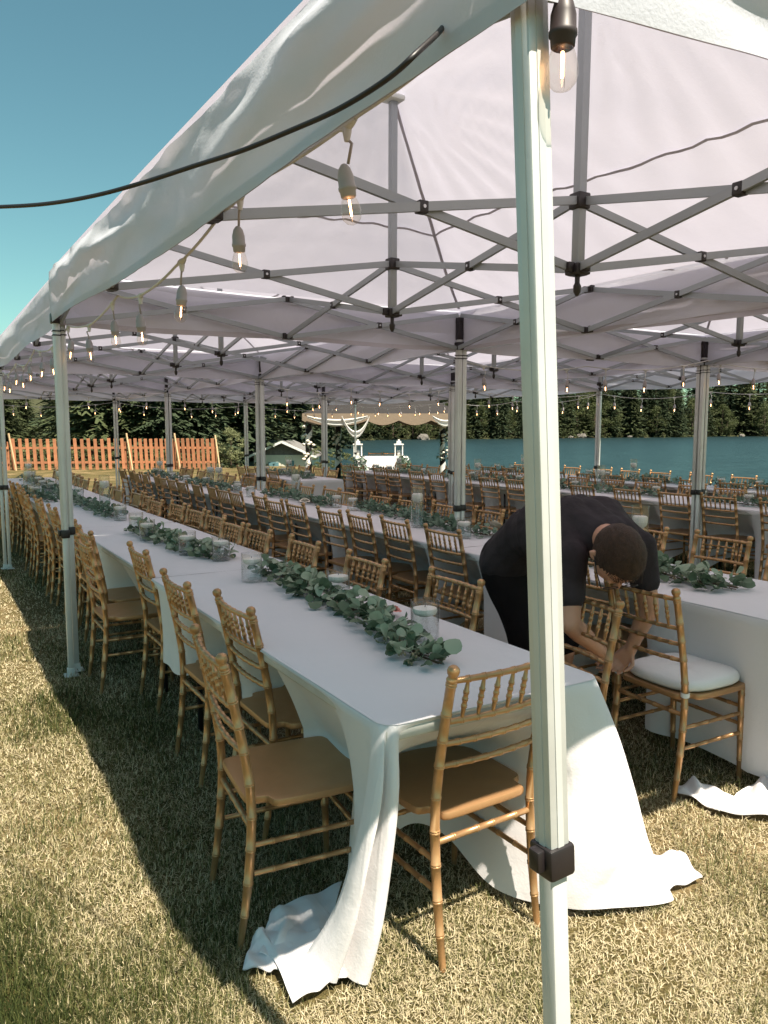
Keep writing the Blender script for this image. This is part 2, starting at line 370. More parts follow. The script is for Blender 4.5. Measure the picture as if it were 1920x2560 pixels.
# ------------------------------------------------------------------ grass blades near the camera
def grass_material():
    m, nt, out = nodes('grass_blades'); at = N(nt, 'ShaderNodeAttribute', attribute_name='tone')
    cc = ramp(nt, at.outputs['Fac'], [(0.0, (0.024, 0.036, 0.008)), (0.35, (0.092, 0.102, 0.028)), (0.62, (0.34, 0.295, 0.155)), (1.0, (0.62, 0.525, 0.350))])
    d = nt.nodes.new('ShaderNodeBsdfPrincipled'); d.inputs['Roughness'].default_value = 0.7; d.inputs['Specular IOR Level'].default_value = 0.2
    t = nt.nodes.new('ShaderNodeBsdfTranslucent'); mx = nt.nodes.new('ShaderNodeMixShader'); mx.inputs[0].default_value = 0.22
    nt.links.new(cc, d.inputs['Base Color']); nt.links.new(cc, t.inputs[0])
    nt.links.new(d.outputs[0], mx.inputs[1]); nt.links.new(t.outputs[0], mx.inputs[2]); nt.links.new(mx.outputs[0], out.inputs[0]); return m
M['grass'] = grass_material()
def lawn_noise(x, y):
    s = np.zeros_like(x)
    for i in range(14):
        f = (0.8, 1.3, 2.1, 3.4, 5.5, 8.0, 13.0)[i % 7]; a = 1.0 / (1 + 0.35 * (i % 7)); th = i * 2.4
        s += a * np.sin(f * (x * math.cos(th) + y * math.sin(th)) + i * 1.7)
    return s / 3.2
# where cloth lies on the lawn (corners on the ground, seen from the camera)
LYING = dict(back=[(852, 2226), (688, 2290), (640, 2405), (800, 2440)], left=[(700, 2300), (640, 2362), (604, 2438), (705, 2446)], front=[(650, 2346), (810, 2350), (872, 2466), (732, 2530)],
             right=[(1622, 2160), (1692, 2140), (1752, 2214), (1656, 2250)], second=[(1688, 1992), (1716, 1962), (1850, 2008), (1800, 2046)], third=[(1790, 2044), (1838, 2002), (1990, 1930), (1960, 2064)])
def off_cloth(x, y):
    ok = np.ones(len(x), bool)
    for q in LYING.values():
        P = [at_z(*c) for c in q]; s = np.ones(len(x), bool); sgn = None
        ins = []
        for a, b in zip(P, P[1:] + P[:1]): ins.append((b.x - a.x) * (y - a.y) - (b.y - a.y) * (x - a.x))
        ins = np.array(ins); ok &= ~((ins > -0.002).all(0) | (ins < 0.002).all(0))
    return ok
def blades(n, y0, y1, name):
    nt_ = 550; ct = 22; n1 = n - nt_ * ct
    Y = y0 * (y1 / y0) ** rng.random(n1); X = (rng.random(n1) * 2 - 1) * (0.56 * Y + 0.35)
    tY = y0 * (5.5 / y0) ** rng.random(nt_); tX = (rng.random(nt_) * 2 - 1) * (0.56 * tY + 0.3)
    Y = np.concatenate([Y, np.repeat(tY, ct) + rng.normal(0, 0.018, nt_ * ct)]); X = np.concatenate([X, np.repeat(tX, ct) + rng.normal(0, 0.018, nt_ * ct)])
    tuft = np.arange(n) >= n1
    x = X * CY + Y * SY; y = -X * SY + Y * CY
    patch = lawn_noise(x, y)
    keep = off_cloth(x, y) & (rng.random(n) < np.clip(0.95 + 0.5 * (-patch) - 0.25, 0.10, 1.0))
    keep |= tuft & off_cloth(x, y)
    x, y, Y, patch, tuft = x[keep], y[keep], Y[keep], patch[keep], tuft[keep]; n = len(x)
    green = np.clip(0.30 - 0.68 * patch + rng.normal(0, 0.26, n), 0, 1)
    green = np.where(tuft, np.clip(green + 0.35, 0, 1), green)
    up = tuft | (rng.random(n) < 0.30 + 0.45 * green)
    L = np.where(up, rng.uniform(0.012, 0.034, n) * (0.70 + 0.75 * green) * np.where(rng.random(n) < 0.05, 1.5, 1), rng.uniform(0.012, 0.028, n)) * (1 + 0.03 * Y) * np.where(tuft, 1.12, 1.0)
    Wd = rng.uniform(0.00045, 0.0010, n) * (0.50 + 0.42 * Y)
    az = rng.uniform(0, 6.283, n); lean = np.where(up, rng.uniform(0.1, 0.9, n), rng.uniform(0.95, 1.5, n))
    dx, dy = np.cos(az), np.sin(az); sx, sy = -dy, dx
    tw = rng.uniform(-0.3, 0.3, n)
    z0 = rng.uniform(-0.002, 0.012, n)
    P = np.zeros((n, 5, 3)); b = np.stack([x, y, z0], -1); side = np.stack([sx, sy, np.zeros(n)], -1) * Wd[:, None]
    mid = b + np.stack([dx * np.sin(lean) * L * 0.5, dy * np.sin(lean) * L * 0.5, np.cos(lean) * L * 0.62], -1)
    lean2 = np.minimum(lean + rng.uniform(0.0, 0.45, n), 1.65)
    tip = mid + np.stack([np.cos(az + tw) * np.sin(lean2) * L * 0.5, np.sin(az + tw) * np.sin(lean2) * L * 0.5, np.cos(lean2) * L * 0.5], -1)
    tip[:, 2] = np.maximum(tip[:, 2], 0.003)
    P[:, 0] = b - side; P[:, 1] = b + side; P[:, 2] = mid - side * 0.8; P[:, 3] = mid + side * 0.8; P[:, 4] = tip
    base = np.arange(n)[:, None] * 5
    T = np.concatenate([base + [0, 1, 3], base + [0, 3, 2], base + [2, 3, 4]], 0)
    me = np_mesh(name, P.reshape(-1, 3), T, M['grass'])
    at = me.attributes.new('tone', 'FLOAT', 'POINT')
    tone = np.clip(1.0 - green + rng.normal(0, 0.17, n), 0, 1)
    at.data.foreach_set('value', np.repeat(tone, 5).astype(np.float32))
    return me
go = inst('grass', blades(640000, 1.25, 9.5, 'grass')); tag(go, 'short dry grass of the lawn under and beside the tents', None, None, 'stuff')
# ------------------------------------------------------------------ tents
W0, U0, PW, PU = 0.72, 0.84, 3.08, 4.30
EAVE, VAL, TOPZ, BOTZ, PEAK = 2.50, 2.20, 2.46, 2.205, 3.36
HA, HB = PW / 2 - 0.027, PU / 2 - 0.027          # leg centres
def roof_z(x, y, sd):
    A, B = PW / 2 - 0.004, PU / 2 - 0.004
    dx = (A - abs(x)) / A; dy = (B - abs(y)) / (B - HB / 3)
    t = max(0.0, min(dx, dy, 1.0))
    sag = 0.050 * math.sin(math.pi * min(1, t)) * (0.8 + 0.4 * math.sin(3 * x + 2 * y + sd))
    return EAVE + (PEAK - EAVE) * t - sag - near_low(x, y, sd) * (1 - t)
def near_low(x, y, sd): return 0.060 * max(0.0, (B__ - y) / (2 * B__)) ** 1.6 * max(0.0, 1 - 3.3 * (x + PW / 2) / PW) if sd < 1 else 0.0
B__ = PU / 2
def wrinkles(x, y, sd):
    "creases that fan out from the peaks, and small puckers"
    s = 0
    for py in (-HB / 3, HB / 3):
        r = math.hypot(x, y - py); a = math.atan2(y - py, x)
        s += math.exp(-r * 1.1) * math.sin(a * 23 + 2 * math.sin(3 * r + sd)) * 0.020 * min(1, r * 3)
    return s + 0.006 * wob(x, y, sd, 5, 3) + 0.0035 * wob(x, y, sd, 14, 20)
def canopy_mesh(nx, ny, sd, hi=False):
    mb = MB(); A, B = PW / 2 - 0.004, PU / 2 - 0.004
    xsn = [-A + 2 * A * i / nx for i in range(nx + 1)]; ysn = [-B + 2 * B * j / ny for j in range(ny + 1)]
    P = []
    for x in xsn:
        row = []
        for y in ysn:
            edge = min(A - abs(x), B - abs(y))
            z = roof_z(x, y, sd) + wrinkles(x, y, sd) * min(1, edge * 6)
            row.append((x, y, z))
        P.append(row)
    mb.grid(P)
    return mb
def valance_strip(fx, n, sd, hi, q0=0.0, off=0.0):
    "one hanging side, with folds; fx(t) gives the point and the outward normal at the eave"
    rows = 12 if hi else 6; P = []
    for i in range(n + 1):
        t = i / n; p, nr = fx(t); col = []
        sagm = math.sin(math.pi * t)
        for k in range(rows + 1):
            q = q0 + (1 - q0) * k / rows
            o = off + 0.004 + (0.016 * math.sin(math.pi * min(1, q * 1.4)) + 0.012 * wob(p[0] * 2 + sd, p[1] * 2, q * 2, 3.2, 9)) * min(1, 4 * q + 0.1)
            if hi:
                L_ = p[0] + p[1]; bell = math.sin(math.pi * min(1, q * 1.05))
                for a_, b_, c_, amp in ((6.0, 2.4, 0.3, 0.030), (9.5, -1.7, 2.1, 0.022), (4.0, 5.2, 4.4, 0.018)):
                    cz = math.sin(a_ * q + b_ * L_ + c_ + 1.3 * math.sin(1.9 * L_ + c_)); msk = max(0, math.sin(1.15 * L_ * (1 + 0.13 * a_) + c_ * 2))
                    o += amp * (0.45 if nr[1] < -0.5 else 1.0) * max(0, cz) ** 3 * bell * msk
                o += 0.0025 * wob(p[0] * 3, p[1] * 3, q * 4, 7, 41) + 0.010 * math.exp(-(q / 0.10) ** 2) * max(0, wob(L_ * 6, 0, sd, 2.0, 19))
            lowr = near_low(p[0], p[1], 0.5) if hi else 0.0; zt = EAVE - 0.030 * sagm * (1 - q) - lowr; zb = VAL + 0.012 * math.sin(9 * t + sd) - 0.02 * sagm - lowr * 0.9 + (0.075 * sagm if hi and nr[1] < -0.5 else 0.0)
            col.append((p[0] + nr[0] * o * min(1, 0.15 + sagm * 4), p[1] + nr[1] * o * min(1, 0.15 + sagm * 4), zt + (zb - zt) * q))
        P.append(col)
    return MB().grid(P)
A_, B_ = PW / 2 - 0.004, PU / 2 - 0.004
SIDES = [(lambda t: ((-A_, -B_ + 2 * B_ * t), (-1, 0))), (lambda t: ((A_, -B_ + 2 * B_ * t), (1, 0))),
         (lambda t: ((-A_ + 2 * A_ * t, -B_), (0, -1))), (lambda t: ((-A_ + 2 * A_ * t, B_), (0, 1)))]
hem_hi = [valance_strip(f, 200, 0.4 + i, True, 0.90, -0.0035).mesh('hem', M['seam']) for i, f in enumerate(SIDES)]
can_lo = canopy_mesh(24, 34, 2.0).mesh('roof', M['canopy']); can_hi = canopy_mesh(72, 100, 0.6, True).mesh('roof', M['canopy'])
val_lo = [valance_strip(f, 40, 1.3 + i, False).mesh('valance', M['canopy']) for i, f in enumerate(SIDES)]
val_hi = [valance_strip(f, 200, 0.4 + i, True).mesh('valance', M['canopy']) for i, f in enumerate(SIDES)]

def seam_mesh(pts, width, sd):
    "a strip of tape following the underside of the roof"
    mb = MB(); P = []; pts = [Vector((*p, 0)) for p in pts]
    for i, p in enumerate(pts):
        d = (pts[min(i + 1, len(pts) - 1)] - pts[max(i - 1, 0)]).normalized(); s = Vector((-d.y, d.x, 0)) * width / 2
        P.append([(q.x, q.y, roof_z(q.x, q.y, sd) + wrinkles(q.x, q.y, sd) * 0.8 - 0.012) for q in (p - s, p, p + s)])
    return mb.grid(P)
def lerp2(a, b, n): return [(a[0] + (b[0] - a[0]) * i / n, a[1] + (b[1] - a[1]) * i / n) for i in range(n + 1)]
def seams(sd):
    out = []
    for sy_ in (-1, 1):
        for sx in (-1, 1): out.append(seam_mesh(lerp2((0, sy_ * HB / 3), (sx * (A_ - 0.05), sy_ * (B_ - 0.05)), 40), 0.022, sd).mesh('seam', M['seam']))
    c = 0.52   # the ring seam part way up
    ax, by = A_ * c, HB / 3 + (B_ - HB / 3) * c
    for a, b in (((-ax, -by), (ax, -by)), ((ax, -by), (ax, by)), ((ax, by), (-ax, by)), ((-ax, by), (-ax, -by))):
        out.append(seam_mesh(lerp2(a, b, 40), 0.014, sd).mesh('seam', M['seam']))
    return out
seam_lo, seam_hi = seams(2.0), seams(0.6)

# frame meshes
def leg_upper():
    mb = MB(); mb.box((0, 0, 0), (0.039, 0.039, 1.58), None, 0.004)
    for s in (-1, 1): mb.box((s * 0.0195, 0, 0), (0.003, 0.012, 1.56)); mb.box((0, s * 0.0195, 0), (0.012, 0.003, 1.56))
    return mb.mesh('upper_tube', M['pole'], True, 25)
me_up = leg_upper()
me_lowt = MB().box((0, 0, 0), (0.033, 0.033, 1.0), None, 0.004).mesh('lower_tube', M['pole'], True, 25)
def clamp():
    mb = MB(); mb.box((0, 0, 0), (0.052, 0.052, 0.052), None, 0.006); mb.box((-0.032, 0.0, 0.006), (0.016, 0.024, 0.036), None, 0.004); return mb.mesh('height_clamp', M['black'], True, 25)
me_clamp = clamp()
def footm():
    mb = MB(); mb.box((0, 0, 0.004), (0.085, 0.085, 0.008), None, 0.002); mb.box((0, 0, 0.028), (0.044, 0.044, 0.042), None, 0.004); return mb.mesh('foot_plate', M['foot'], True, 25)
me_foot = footm()
me_cornT = (lambda mb: (mb.box((0, 0, 0), (0.050, 0.050, 0.050), None, 0.006), mb.box((0, 0, 0.020), (0.046, 0.046, 0.006)), mb.mesh('corner_bracket', M['black'], True, 25))[2])(MB())
me_cornS = MB().box((0, 0, 0), (0.062, 0.062, 0.062), None, 0.008).mesh('slider', M['black'], True, 25)
me_band = MB().box((0, 0, 0), (0.048, 0.048, 0.007), None, 0.001).mesh('cable_tie', M['black'], False)
me_label = MB().box((0, 0, 0), (0.046, 0.046, 0.13), None, 0.003).mesh('leg_sleeve', M['black'], True, 25)
def joint():
    mb = MB(); mb.box((0, 0, 0), (0.038, 0.036, 0.042), None, 0.004)
    r = MB(); return mb.mesh('joint', M['black'], True, 25)
me_joint = joint()
def rivet():
    mb = MB(); mb.tube([(0, -0.0215, 0), (0, 0.0215, 0)], 0.0062, 10); return mb.mesh('rivet', M['steel'], True, 25)
me_riv = rivet()
def nodej():
    mb = MB(); mb.box((0, 0, 0), (0.050, 0.050, 0.034), None, 0.005)
    for s in (-1, 1): mb.box((s * 0.030, 0, 0.003), (0.022, 0.030, 0.042), None, 0.004)
    return mb.mesh('node', M['black'], True, 25)
me_node = nodej()
def kingfoot():
    mb = MB(); mb.box((0, 0, 0), (0.062, 0.062, 0.046), None, 0.006)
    for s in (-1, 1): mb.box((s * 0.042, 0, 0.006), (0.034, 0.026, 0.040), None, 0.005); mb.box((0, s * 0.042, 0.006), (0.026, 0.034, 0.040), None, 0.005)
    mb.tube([(0, 0, -0.02), (0, 0, -0.05), (0, 0, -0.062), (0, 0, -0.085), (0, 0, -0.10)], [0.010, 0.010, 0.016, 0.014, 0.006], 10)
    return mb.mesh('king_post_foot', M['black'], True, 25)
me_kfoot = kingfoot()
me_king = MB().box((0, 0, 0), (0.038, 0.038, PEAK - BOTZ - 0.02), None, 0.004).mesh('king_post', M['truss'], True, 25)
me_kcap = MB().box((0, 0, 0), (0.10, 0.10, 0.03), None, 0.012).mesh('peak_pad', M['foot'], True, 25)

def bar_mesh(L, dz):
    return MB().beam((0, -L / 2, -dz / 2), (0, L / 2, dz / 2), 0.015, 0.031).mesh('truss_bar', M['truss'], False)
LBAR = {}
def tent_proto(hi):
    t = empty('canopy_tent')
    inst('roof', can_hi if hi else can_lo, t)
    for m in (val_hi if hi else val_lo): inst('valance', m, t)
    if hi:
        for m in hem_hi: inst('hem', m, t)
    for m in (seam_hi if hi else seam_lo): inst('seam', m, t)
    for sx in (-1, 1):
        for sy_ in (-1, 1):
            x, y = sx * HA, sy_ * HB
            lg = inst('leg', me_up, t, (x, y, 1.68))
            inst('lower_tube', me_lowt, lg, (0, 0, -1.16)); inst('height_clamp', me_clamp, lg, (0, 0, -0.77), (0, 0, 0 if sx < 0 else math.pi))
            ft = inst('foot_plate', me_foot, lg, (0, 0, -1.68)); 
            for dz in (0.60, 0.575): inst('cable_tie', me_band, lg, (0, 0, dz - 0.13))
            inst('corner_bracket', me_cornT, lg, (0, 0, 0.745)); inst('leg_sleeve', me_label, lg, (0, 0, 0.66)); inst('slider', me_cornS, lg, (0, 0, 0.545))
    nd = {}; HN, HM = PW / 2 - 0.060, PU / 2 - 0.060
    for sx in (-1, 1):
        for k in (0, 1, 2, 3): nd[(sx, k)] = (sx * HN, -HM + 2 * HM * k / 3)
    nd[(0, 0)] = (0, -HM); nd[(0, 3)] = (0, HM); nd[(0, 1)] = (0, -HM / 3); nd[(0, 2)] = (0, HM / 3)
    spans = [((s, k), (s, k + 1)) for s in (-1, 1) for k in (0, 1, 2)] + [((0, k), (s, k)) for s in (-1, 1) for k in (0, 3)]
    spans += [((0, k), (s, k)) for s in (-1, 1) for k in (1, 2)] + [((0, k), (0, k + 1)) for k in (0, 1, 2)]
    for a, b in spans:
        pa, pb = Vector(nd[a]), Vector(nd[b]); d = pb - pa; L = d.length - 0.03; c = (pa + pb) / 2
        rz = math.atan2(d.y, d.x) - math.pi / 2
        key = round(L, 3)
        if key not in LBAR: LBAR[key] = (bar_mesh(L, TOPZ - BOTZ), bar_mesh(L, -(TOPZ - BOTZ)))
        nx, ny = math.cos(rz) * 0.0095, math.sin(rz) * 0.0095
        inst('truss_bar', LBAR[key][0], t, (c.x + nx, c.y + ny, (TOPZ + BOTZ) / 2), (0, 0, rz))
        inst('truss_bar', LBAR[key][1], t, (c.x - nx, c.y - ny, (TOPZ + BOTZ) / 2), (0, 0, rz))
        j = inst('joint', me_joint, t, (c.x, c.y, (TOPZ + BOTZ) / 2), (0, 0, rz + math.pi / 2)); inst('rivet', me_riv, j)
    for (s, k), p in nd.items():
        if s == 0 and k in (1, 2):
            inst('king_post', me_king, t, (p[0], p[1], (PEAK + BOTZ) / 2 - 0.01)); inst('king_post_foot', me_kfoot, t, (p[0], p[1], BOTZ - 0.005))
            inst('slider', me_cornS, t, (p[0], p[1], TOPZ)); inst('peak_pad', me_kcap, t, (p[0], p[1], PEAK - 0.045))
        elif s == 0 or k in (1, 2):
            rz = 0 if s == 0 else math.pi / 2
            inst('node', me_node, t, (p[0], p[1], TOPZ), (0, 0, rz)); inst('node', me_node, t, (p[0], p[1], BOTZ), (0, 0, rz))
    return t
def copy_tree(o, parent=None):
    c = o.copy(); COL.objects.link(c); c.parent = parent
    for ch in list(o.children): copy_tree(ch, c)
    return c
TL = [['nearest white pop up tent, its square leg in the foreground', 'second white pop up tent back along the left edge', 'third white pop up tent back along the left edge', 'farthest white pop up tent on the left, before the picket fence'],
      ['nearest white pop up tent of the middle line', 'second white pop up tent back in the middle line', 'third white pop up tent back in the middle line', 'farthest white pop up tent of the middle line'],
      ['nearest white pop up tent of the lakeside line', 'second white pop up tent back on the lakeside', 'third white pop up tent back on the lakeside', 'farthest white pop up tent on the lakeside, before the head table']]
hi_t = tent_proto(True); hi_t.location = (W0 + PW / 2, U0 + PU / 2, -0.012); hi_t.rotation_euler = (0.006, 0, 0); tag(hi_t, TL[0][0], 'tent', 'white pop up tents')
lo_t = None; TENTS = {(0, 0): hi_t}
for i in range(3):
    for j in range(4):
        if (i, j) == (0, 0): continue
        if lo_t is None: lo_t = o = tent_proto(False)
        else: o = copy_tree(lo_t)
        o.location = (W0 + PW * (i + 0.5) + (0.042 if (i, j) == (0, 1) else 0.0), U0 + PU * (j + 0.5), 0.004 * ((i * 5 + j * 3) % 4))
        o.rotation_euler = (0, 0, math.pi if (i + j) % 2 else 0)
        tag(o, TL[i][j], 'tent', 'white pop up tents'); TENTS[(i, j)] = o
# the foreground leg leans a little: its foot stands further right than its head
for ch in hi_t.children:
    if ch.name.startswith('leg') and ch.location.x < 0 and ch.location.y < 0:
        ch.rotation_euler = (R(-1.5), R(-2.7), 0); ch.location.x += 0.041; ch.location.y += 0.012
        for q in list(ch.children):
            if q.name.startswith('cable_tie'): bpy.data.objects.remove(q)
# ------------------------------------------------------------------ chairs
def ringed(L, r, rings, ends=None, rr=1.13, hw=0.0068):
    "radius profile along a turned rod: pairs of raised rings"
    st = [(0.0, r), (L, r)]
    for c in rings:
        st += [(c - hw, r), (c - hw * 0.75, r * rr), (c - hw * 0.2, r * rr), (c, r * 1.0), (c + hw * 0.2, r * rr), (c + hw * 0.75, r * rr), (c + hw, r)]
    st = sorted(q for q in st if 0 <= q[0] <= L)
    return st
def rod(mb, path, L, prof, n):
    mb.tube([path(t / L) for t, r in prof], [r for t, r in prof], n)
PX, SEAT_Z, CH_H = 0.186, 0.452, 0.918
def post_y(z):
    if z < 0.45: return -0.045 * ((0.45 - z) / 0.45) ** 1.8
    return -0.085 * ((z - 0.45) / 0.47) ** 1.35
def rear_post(mb, n=10):
    zs = ringed(CH_H, 0.0145, [0.10, 0.20, 0.305, 0.405, 0.51, 0.61, 0.69, 0.77, 0.862])
    prof = []
    for z, r in zs:
        k = 0.70 + 0.30 * min(1, z / 0.22)
        if z < 0.872: prof.append((z, r * k))
    prof += [(0.874, 0.0165), (0.879, 0.0165), (0.883, 0.0125), (0.889, 0.0125), (0.893, 0.0165), (0.903, 0.0182), (0.911, 0.0165), (0.917, 0.0100), (0.918, 0.002)]
    mb.tube([(0, post_y(z), z) for z, r in prof], [r for z, r in prof], n)
def front_leg(mb, n=10):
    L = 0.435; prof = [(z, r * (0.72 + 0.28 * min(1, z / 0.25))) for z, r in ringed(L, 0.0145, [0.10, 0.20, 0.30, 0.40])]
    mb.tube([(0, 0.012 * (1 - z / L), z) for z, r in prof], [r for z, r in prof], n)
def rail(mb, half, bow, r, rings, n=8):
    L = 2 * half; prof = ringed(L, r, rings, rr=1.16, hw=0.0068)
    rod(mb, lambda t: (-half + L * t, -bow * (1 - (2 * t - 1) ** 2), 0), L, prof, n)
def spindle(mb, n=8):
    L = 0.125; prof = ringed(L, 0.0072, [0.042, 0.064, 0.086], rr=1.25, hw=0.0056)
    out = []
    for t, r in prof:
        k = 1.0 if 0.034 < t < 0.094 else 0.62 + 0.38 * min(1, min(t, L - t) / 0.034)
        out.append((t, r * k))
    mb.tube([(0, 0, t - L / 2) for t, r in out], [r for t, r in out], n)
def seat(mb, zt=0.0):
    half = [(0.0, -0.012), (0.10, -0.012), (0.140, -0.010), (0.157, -0.002), (0.161, 0.020), (0.162, 0.044), (0.169, 0.056), (0.183, 0.060), (0.199, 0.066), (0.207, 0.082), (0.209, 0.12), (0.211, 0.20), (0.209, 0.30), (0.203, 0.355), (0.185, 0.392), (0.150, 0.408), (0.08, 0.413), (0.0, 0.414)]
    loop = half + [(-x, y) for x, y in reversed(half[1:-1])]
    n = len(loop); cx, cyy = 0, 0.2
    def ring(k, z, dish=0): return [(cx + (x - cx) * k, cyy + (y - cyy) * k, z) for x, y in loop]
    rings = [ring(0.965, -0.026), ring(0.995, -0.022), ring(1.0, -0.016), ring(1.0, -0.006), ring(0.992, -0.001), ring(0.965, 0.0), ring(0.80, -0.003), ring(0.45, -0.007), ring(0.12, -0.008)]
    vs = [p for r in rings for p in r]; fs = []
    for i in range(len(rings) - 1):
        for k in range(n): k2 = (k + 1) % n; fs.append((i * n + k, i * n + k2, (i + 1) * n + k2, (i + 1) * n + k))
    fs.append(tuple(range(n - 1, -1, -1))); fs.append(tuple((len(rings) - 1) * n + k for k in range(n)))
    mb.add(vs, fs)
def mk(fn, name, mat, *a, **k):
    mb = MB(); fn(mb, *a, **k); return mb.mesh(name, mat, True, 55)
ME = dict(post=mk(rear_post, 'rear_post', M['gold']), fleg=mk(front_leg, 'front_leg', M['gold']), seat=mk(seat, 'seat', M['gold_seat']), spin=mk(spindle, 'spindle', M['gold']),
          top=mk(rail, 'top_rail', M['gold'], PX - 0.008, 0.016, 0.0098, [PX - 0.008 + 0.0535 * q for q in (-2.5, -1.5, -0.5, 0.5, 1.5, 2.5)]),
          rail=mk(rail, 'back_rail', M['gold'], PX - 0.008, 0.016, 0.0092, [PX - 0.008 + 0.0535 * q for q in (-2.5, -1.5, -0.5, 0.5, 1.5, 2.5)]),
          str_s=mk(rail, 'side_stretcher', M['gold'], 0.183, 0.0, 0.0085, [0.06, 0.14, 0.225, 0.305]),
          str_f=mk(rail, 'front_stretcher', M['gold'], 0.176, 0.0, 0.0085, [0.05, 0.13, 0.22, 0.30]),
          str_b=mk(rail, 'back_stretcher', M['gold'], PX - 0.006, 0.0, 0.0098, [0.06, 0.15, 0.21, 0.30]))
RAILS = (0.745, 0.676, 0.606)
def chair_parts():
    "list of (name, mesh, location, rotation) in the chair's own frame: back posts at y = 0, seat towards +y"
    L = [('seat', ME['seat'], (0, 0, SEAT_Z), (0, 0, 0))]
    for s in (-1, 1):
        L.append(('rear_post', ME['post'], (s * PX, 0, 0), (0, 0, 0))); L.append(('front_leg', ME['fleg'], (s * 0.184, 0.366, 0), (0, 0, 0)))
        for z, yy in ((0.315, 0.003), (0.225, -0.002)): L.append(('side_stretcher', ME['str_s'], (s * 0.185, 0.186, z), (0, 0, math.pi / 2)))
    L.append(('top_rail', ME['top'], (0, post_y(0.872), 0.872), (0, 0, 0)))
    for z in RAILS: L.append(('back_rail', ME['rail'], (0, post_y(z), z), (0, 0, 0)))
    for q in (-2.5, -1.5, -0.5, 0.5, 1.5, 2.5):
        x = 0.0535 * q; b = -0.016 * (1 - (x / PX) ** 2)
        za, zb = RAILS[0], 0.872; ya, yb = post_y(za), post_y(zb)
        L.append(('spindle', ME['spin'], (x, (ya + yb) / 2 + b, (za + zb) / 2), (math.atan2(-(yb - ya), zb - za) * 1.0, 0, 0)))
    for z in (0.345, 0.265): L.append(('front_stretcher', ME['str_f'], (0, 0.366, z), (0, 0, 0)))
    L.append(('back_stretcher', ME['str_b'], (0, post_y(0.37), 0.37), (0, 0, 0)))
    return L
CHP = chair_parts()
def far_chair_mesh():
    mb = MB()
    for s in (-1, 1):
        for fn, loc in ((rear_post, (s * PX, 0, 0)), (front_leg, (s * 0.184, 0.366, 0))):
            q = MB(); fn(q, 5); mb.add([(p[0] + loc[0], p[1] + loc[1], p[2] + loc[2]) for p in q.v], q.f)
        for z in (0.315, 0.225): mb.tube([(s * 0.185, 0, z), (s * 0.185, 0.37, z)], 0.0085, 5)
    q = MB(); seat(q); mb.add([(p[0], p[1], p[2] + SEAT_Z) for p in q.v], q.f)
    for z in (0.872,) + RAILS: mb.tube([(-PX, post_y(z), z), (0, post_y(z) - 0.016, z), (PX, post_y(z), z)], 0.0105, 5)
    for q_ in (-2.5, -1.5, -0.5, 0.5, 1.5, 2.5):
        x = 0.0535 * q_; mb.tube([(x, post_y(RAILS[0]) - 0.014, RAILS[0]), (x, post_y(0.872) - 0.014, 0.872)], 0.0078, 5)
    for z in (0.345, 0.265): mb.tube([(-0.18, 0.366, z), (0.18, 0.366, z)], 0.0085, 5)
    mb.tube([(-PX, post_y(0.37), 0.37), (PX, post_y(0.37), 0.37)], 0.0095, 5)
    return mb.mesh('far_chair', M['gold'], True, 55)
ME_FAR = far_chair_mesh()
CHAIRS = []
def chair(x, y, rz, label, group, near, tilt=0.0):
    "rz = heading of the chair's +y (the way the sitter faces), measured from +y anticlockwise"
    if near:
        t = empty('gold_chair', (x, y, 0), rz)
        for nm, me, loc, rot in CHP: inst(nm, me, t, loc, rot)
    else: t = inst('gold_chair', ME_FAR, None, (x, y, 0), (0, 0, rz))
    tag(t, label, 'chair', group); CHAIRS.append((x, y, rz)); return t

ORD = ['first', 'second', 'third', 'fourth', 'fifth', 'sixth', 'seventh', 'eighth', 'ninth', 'tenth', 'eleventh', 'twelfth', 'thirteenth', 'fourteenth', 'fifteenth', 'sixteenth', 'seventeenth', 'eighteenth', 'nineteenth', 'twentieth']
TENS = {20: 'twenty', 30: 'thirty', 40: 'forty'}
def ordinal(i):
    if i < 20: return ORD[i]
    n = i + 1; t = n // 10 * 10
    return ('thirtieth' if t == 30 else 'fortieth') if n % 10 == 0 else TENS[t] + ' ' + ORD[n % 10 - 1]

# ------------------------------------------------------------------ tables and cloths
TH = 0.758
TL8 = 2.44
def table(x0, y0, wd, ln, label):
    t = empty('folding_table', (x0, y0, 0))
    MB().box((wd / 2, ln / 2, TH - 0.030), (wd - 0.02, ln - 0.02, 0.040), None, 0.01).build('tabletop', M['table'], t)
    for xx in (0.14, wd - 0.14):
        for yy in (0.35, ln - 0.35): MB().tube([(xx, yy, 0), (xx, yy, TH - 0.05)], 0.014, 8).build('leg', M['black'], t)
    return tag(t, label, 'table', 'folding tables under the cloths')
def skirt_point(base, nrm, push, drop, a, fold):
    "point at arc length a down the cloth; push = how far a chair seat shoves it in under the table"
    zs = SEAT_Z + 0.015; h = TH - zs; l1 = math.hypot(push, h)
    if a < l1: o = -push * (a / l1) ** 0.9; z = TH - h * a / l1
    else: o = -push; z = zs - (a - l1)
    z = max(z, 0.012 + 0.0 * a)
    o += fold
    return (base[0] + nrm[0] * o, base[1] + nrm[1] * o, z)
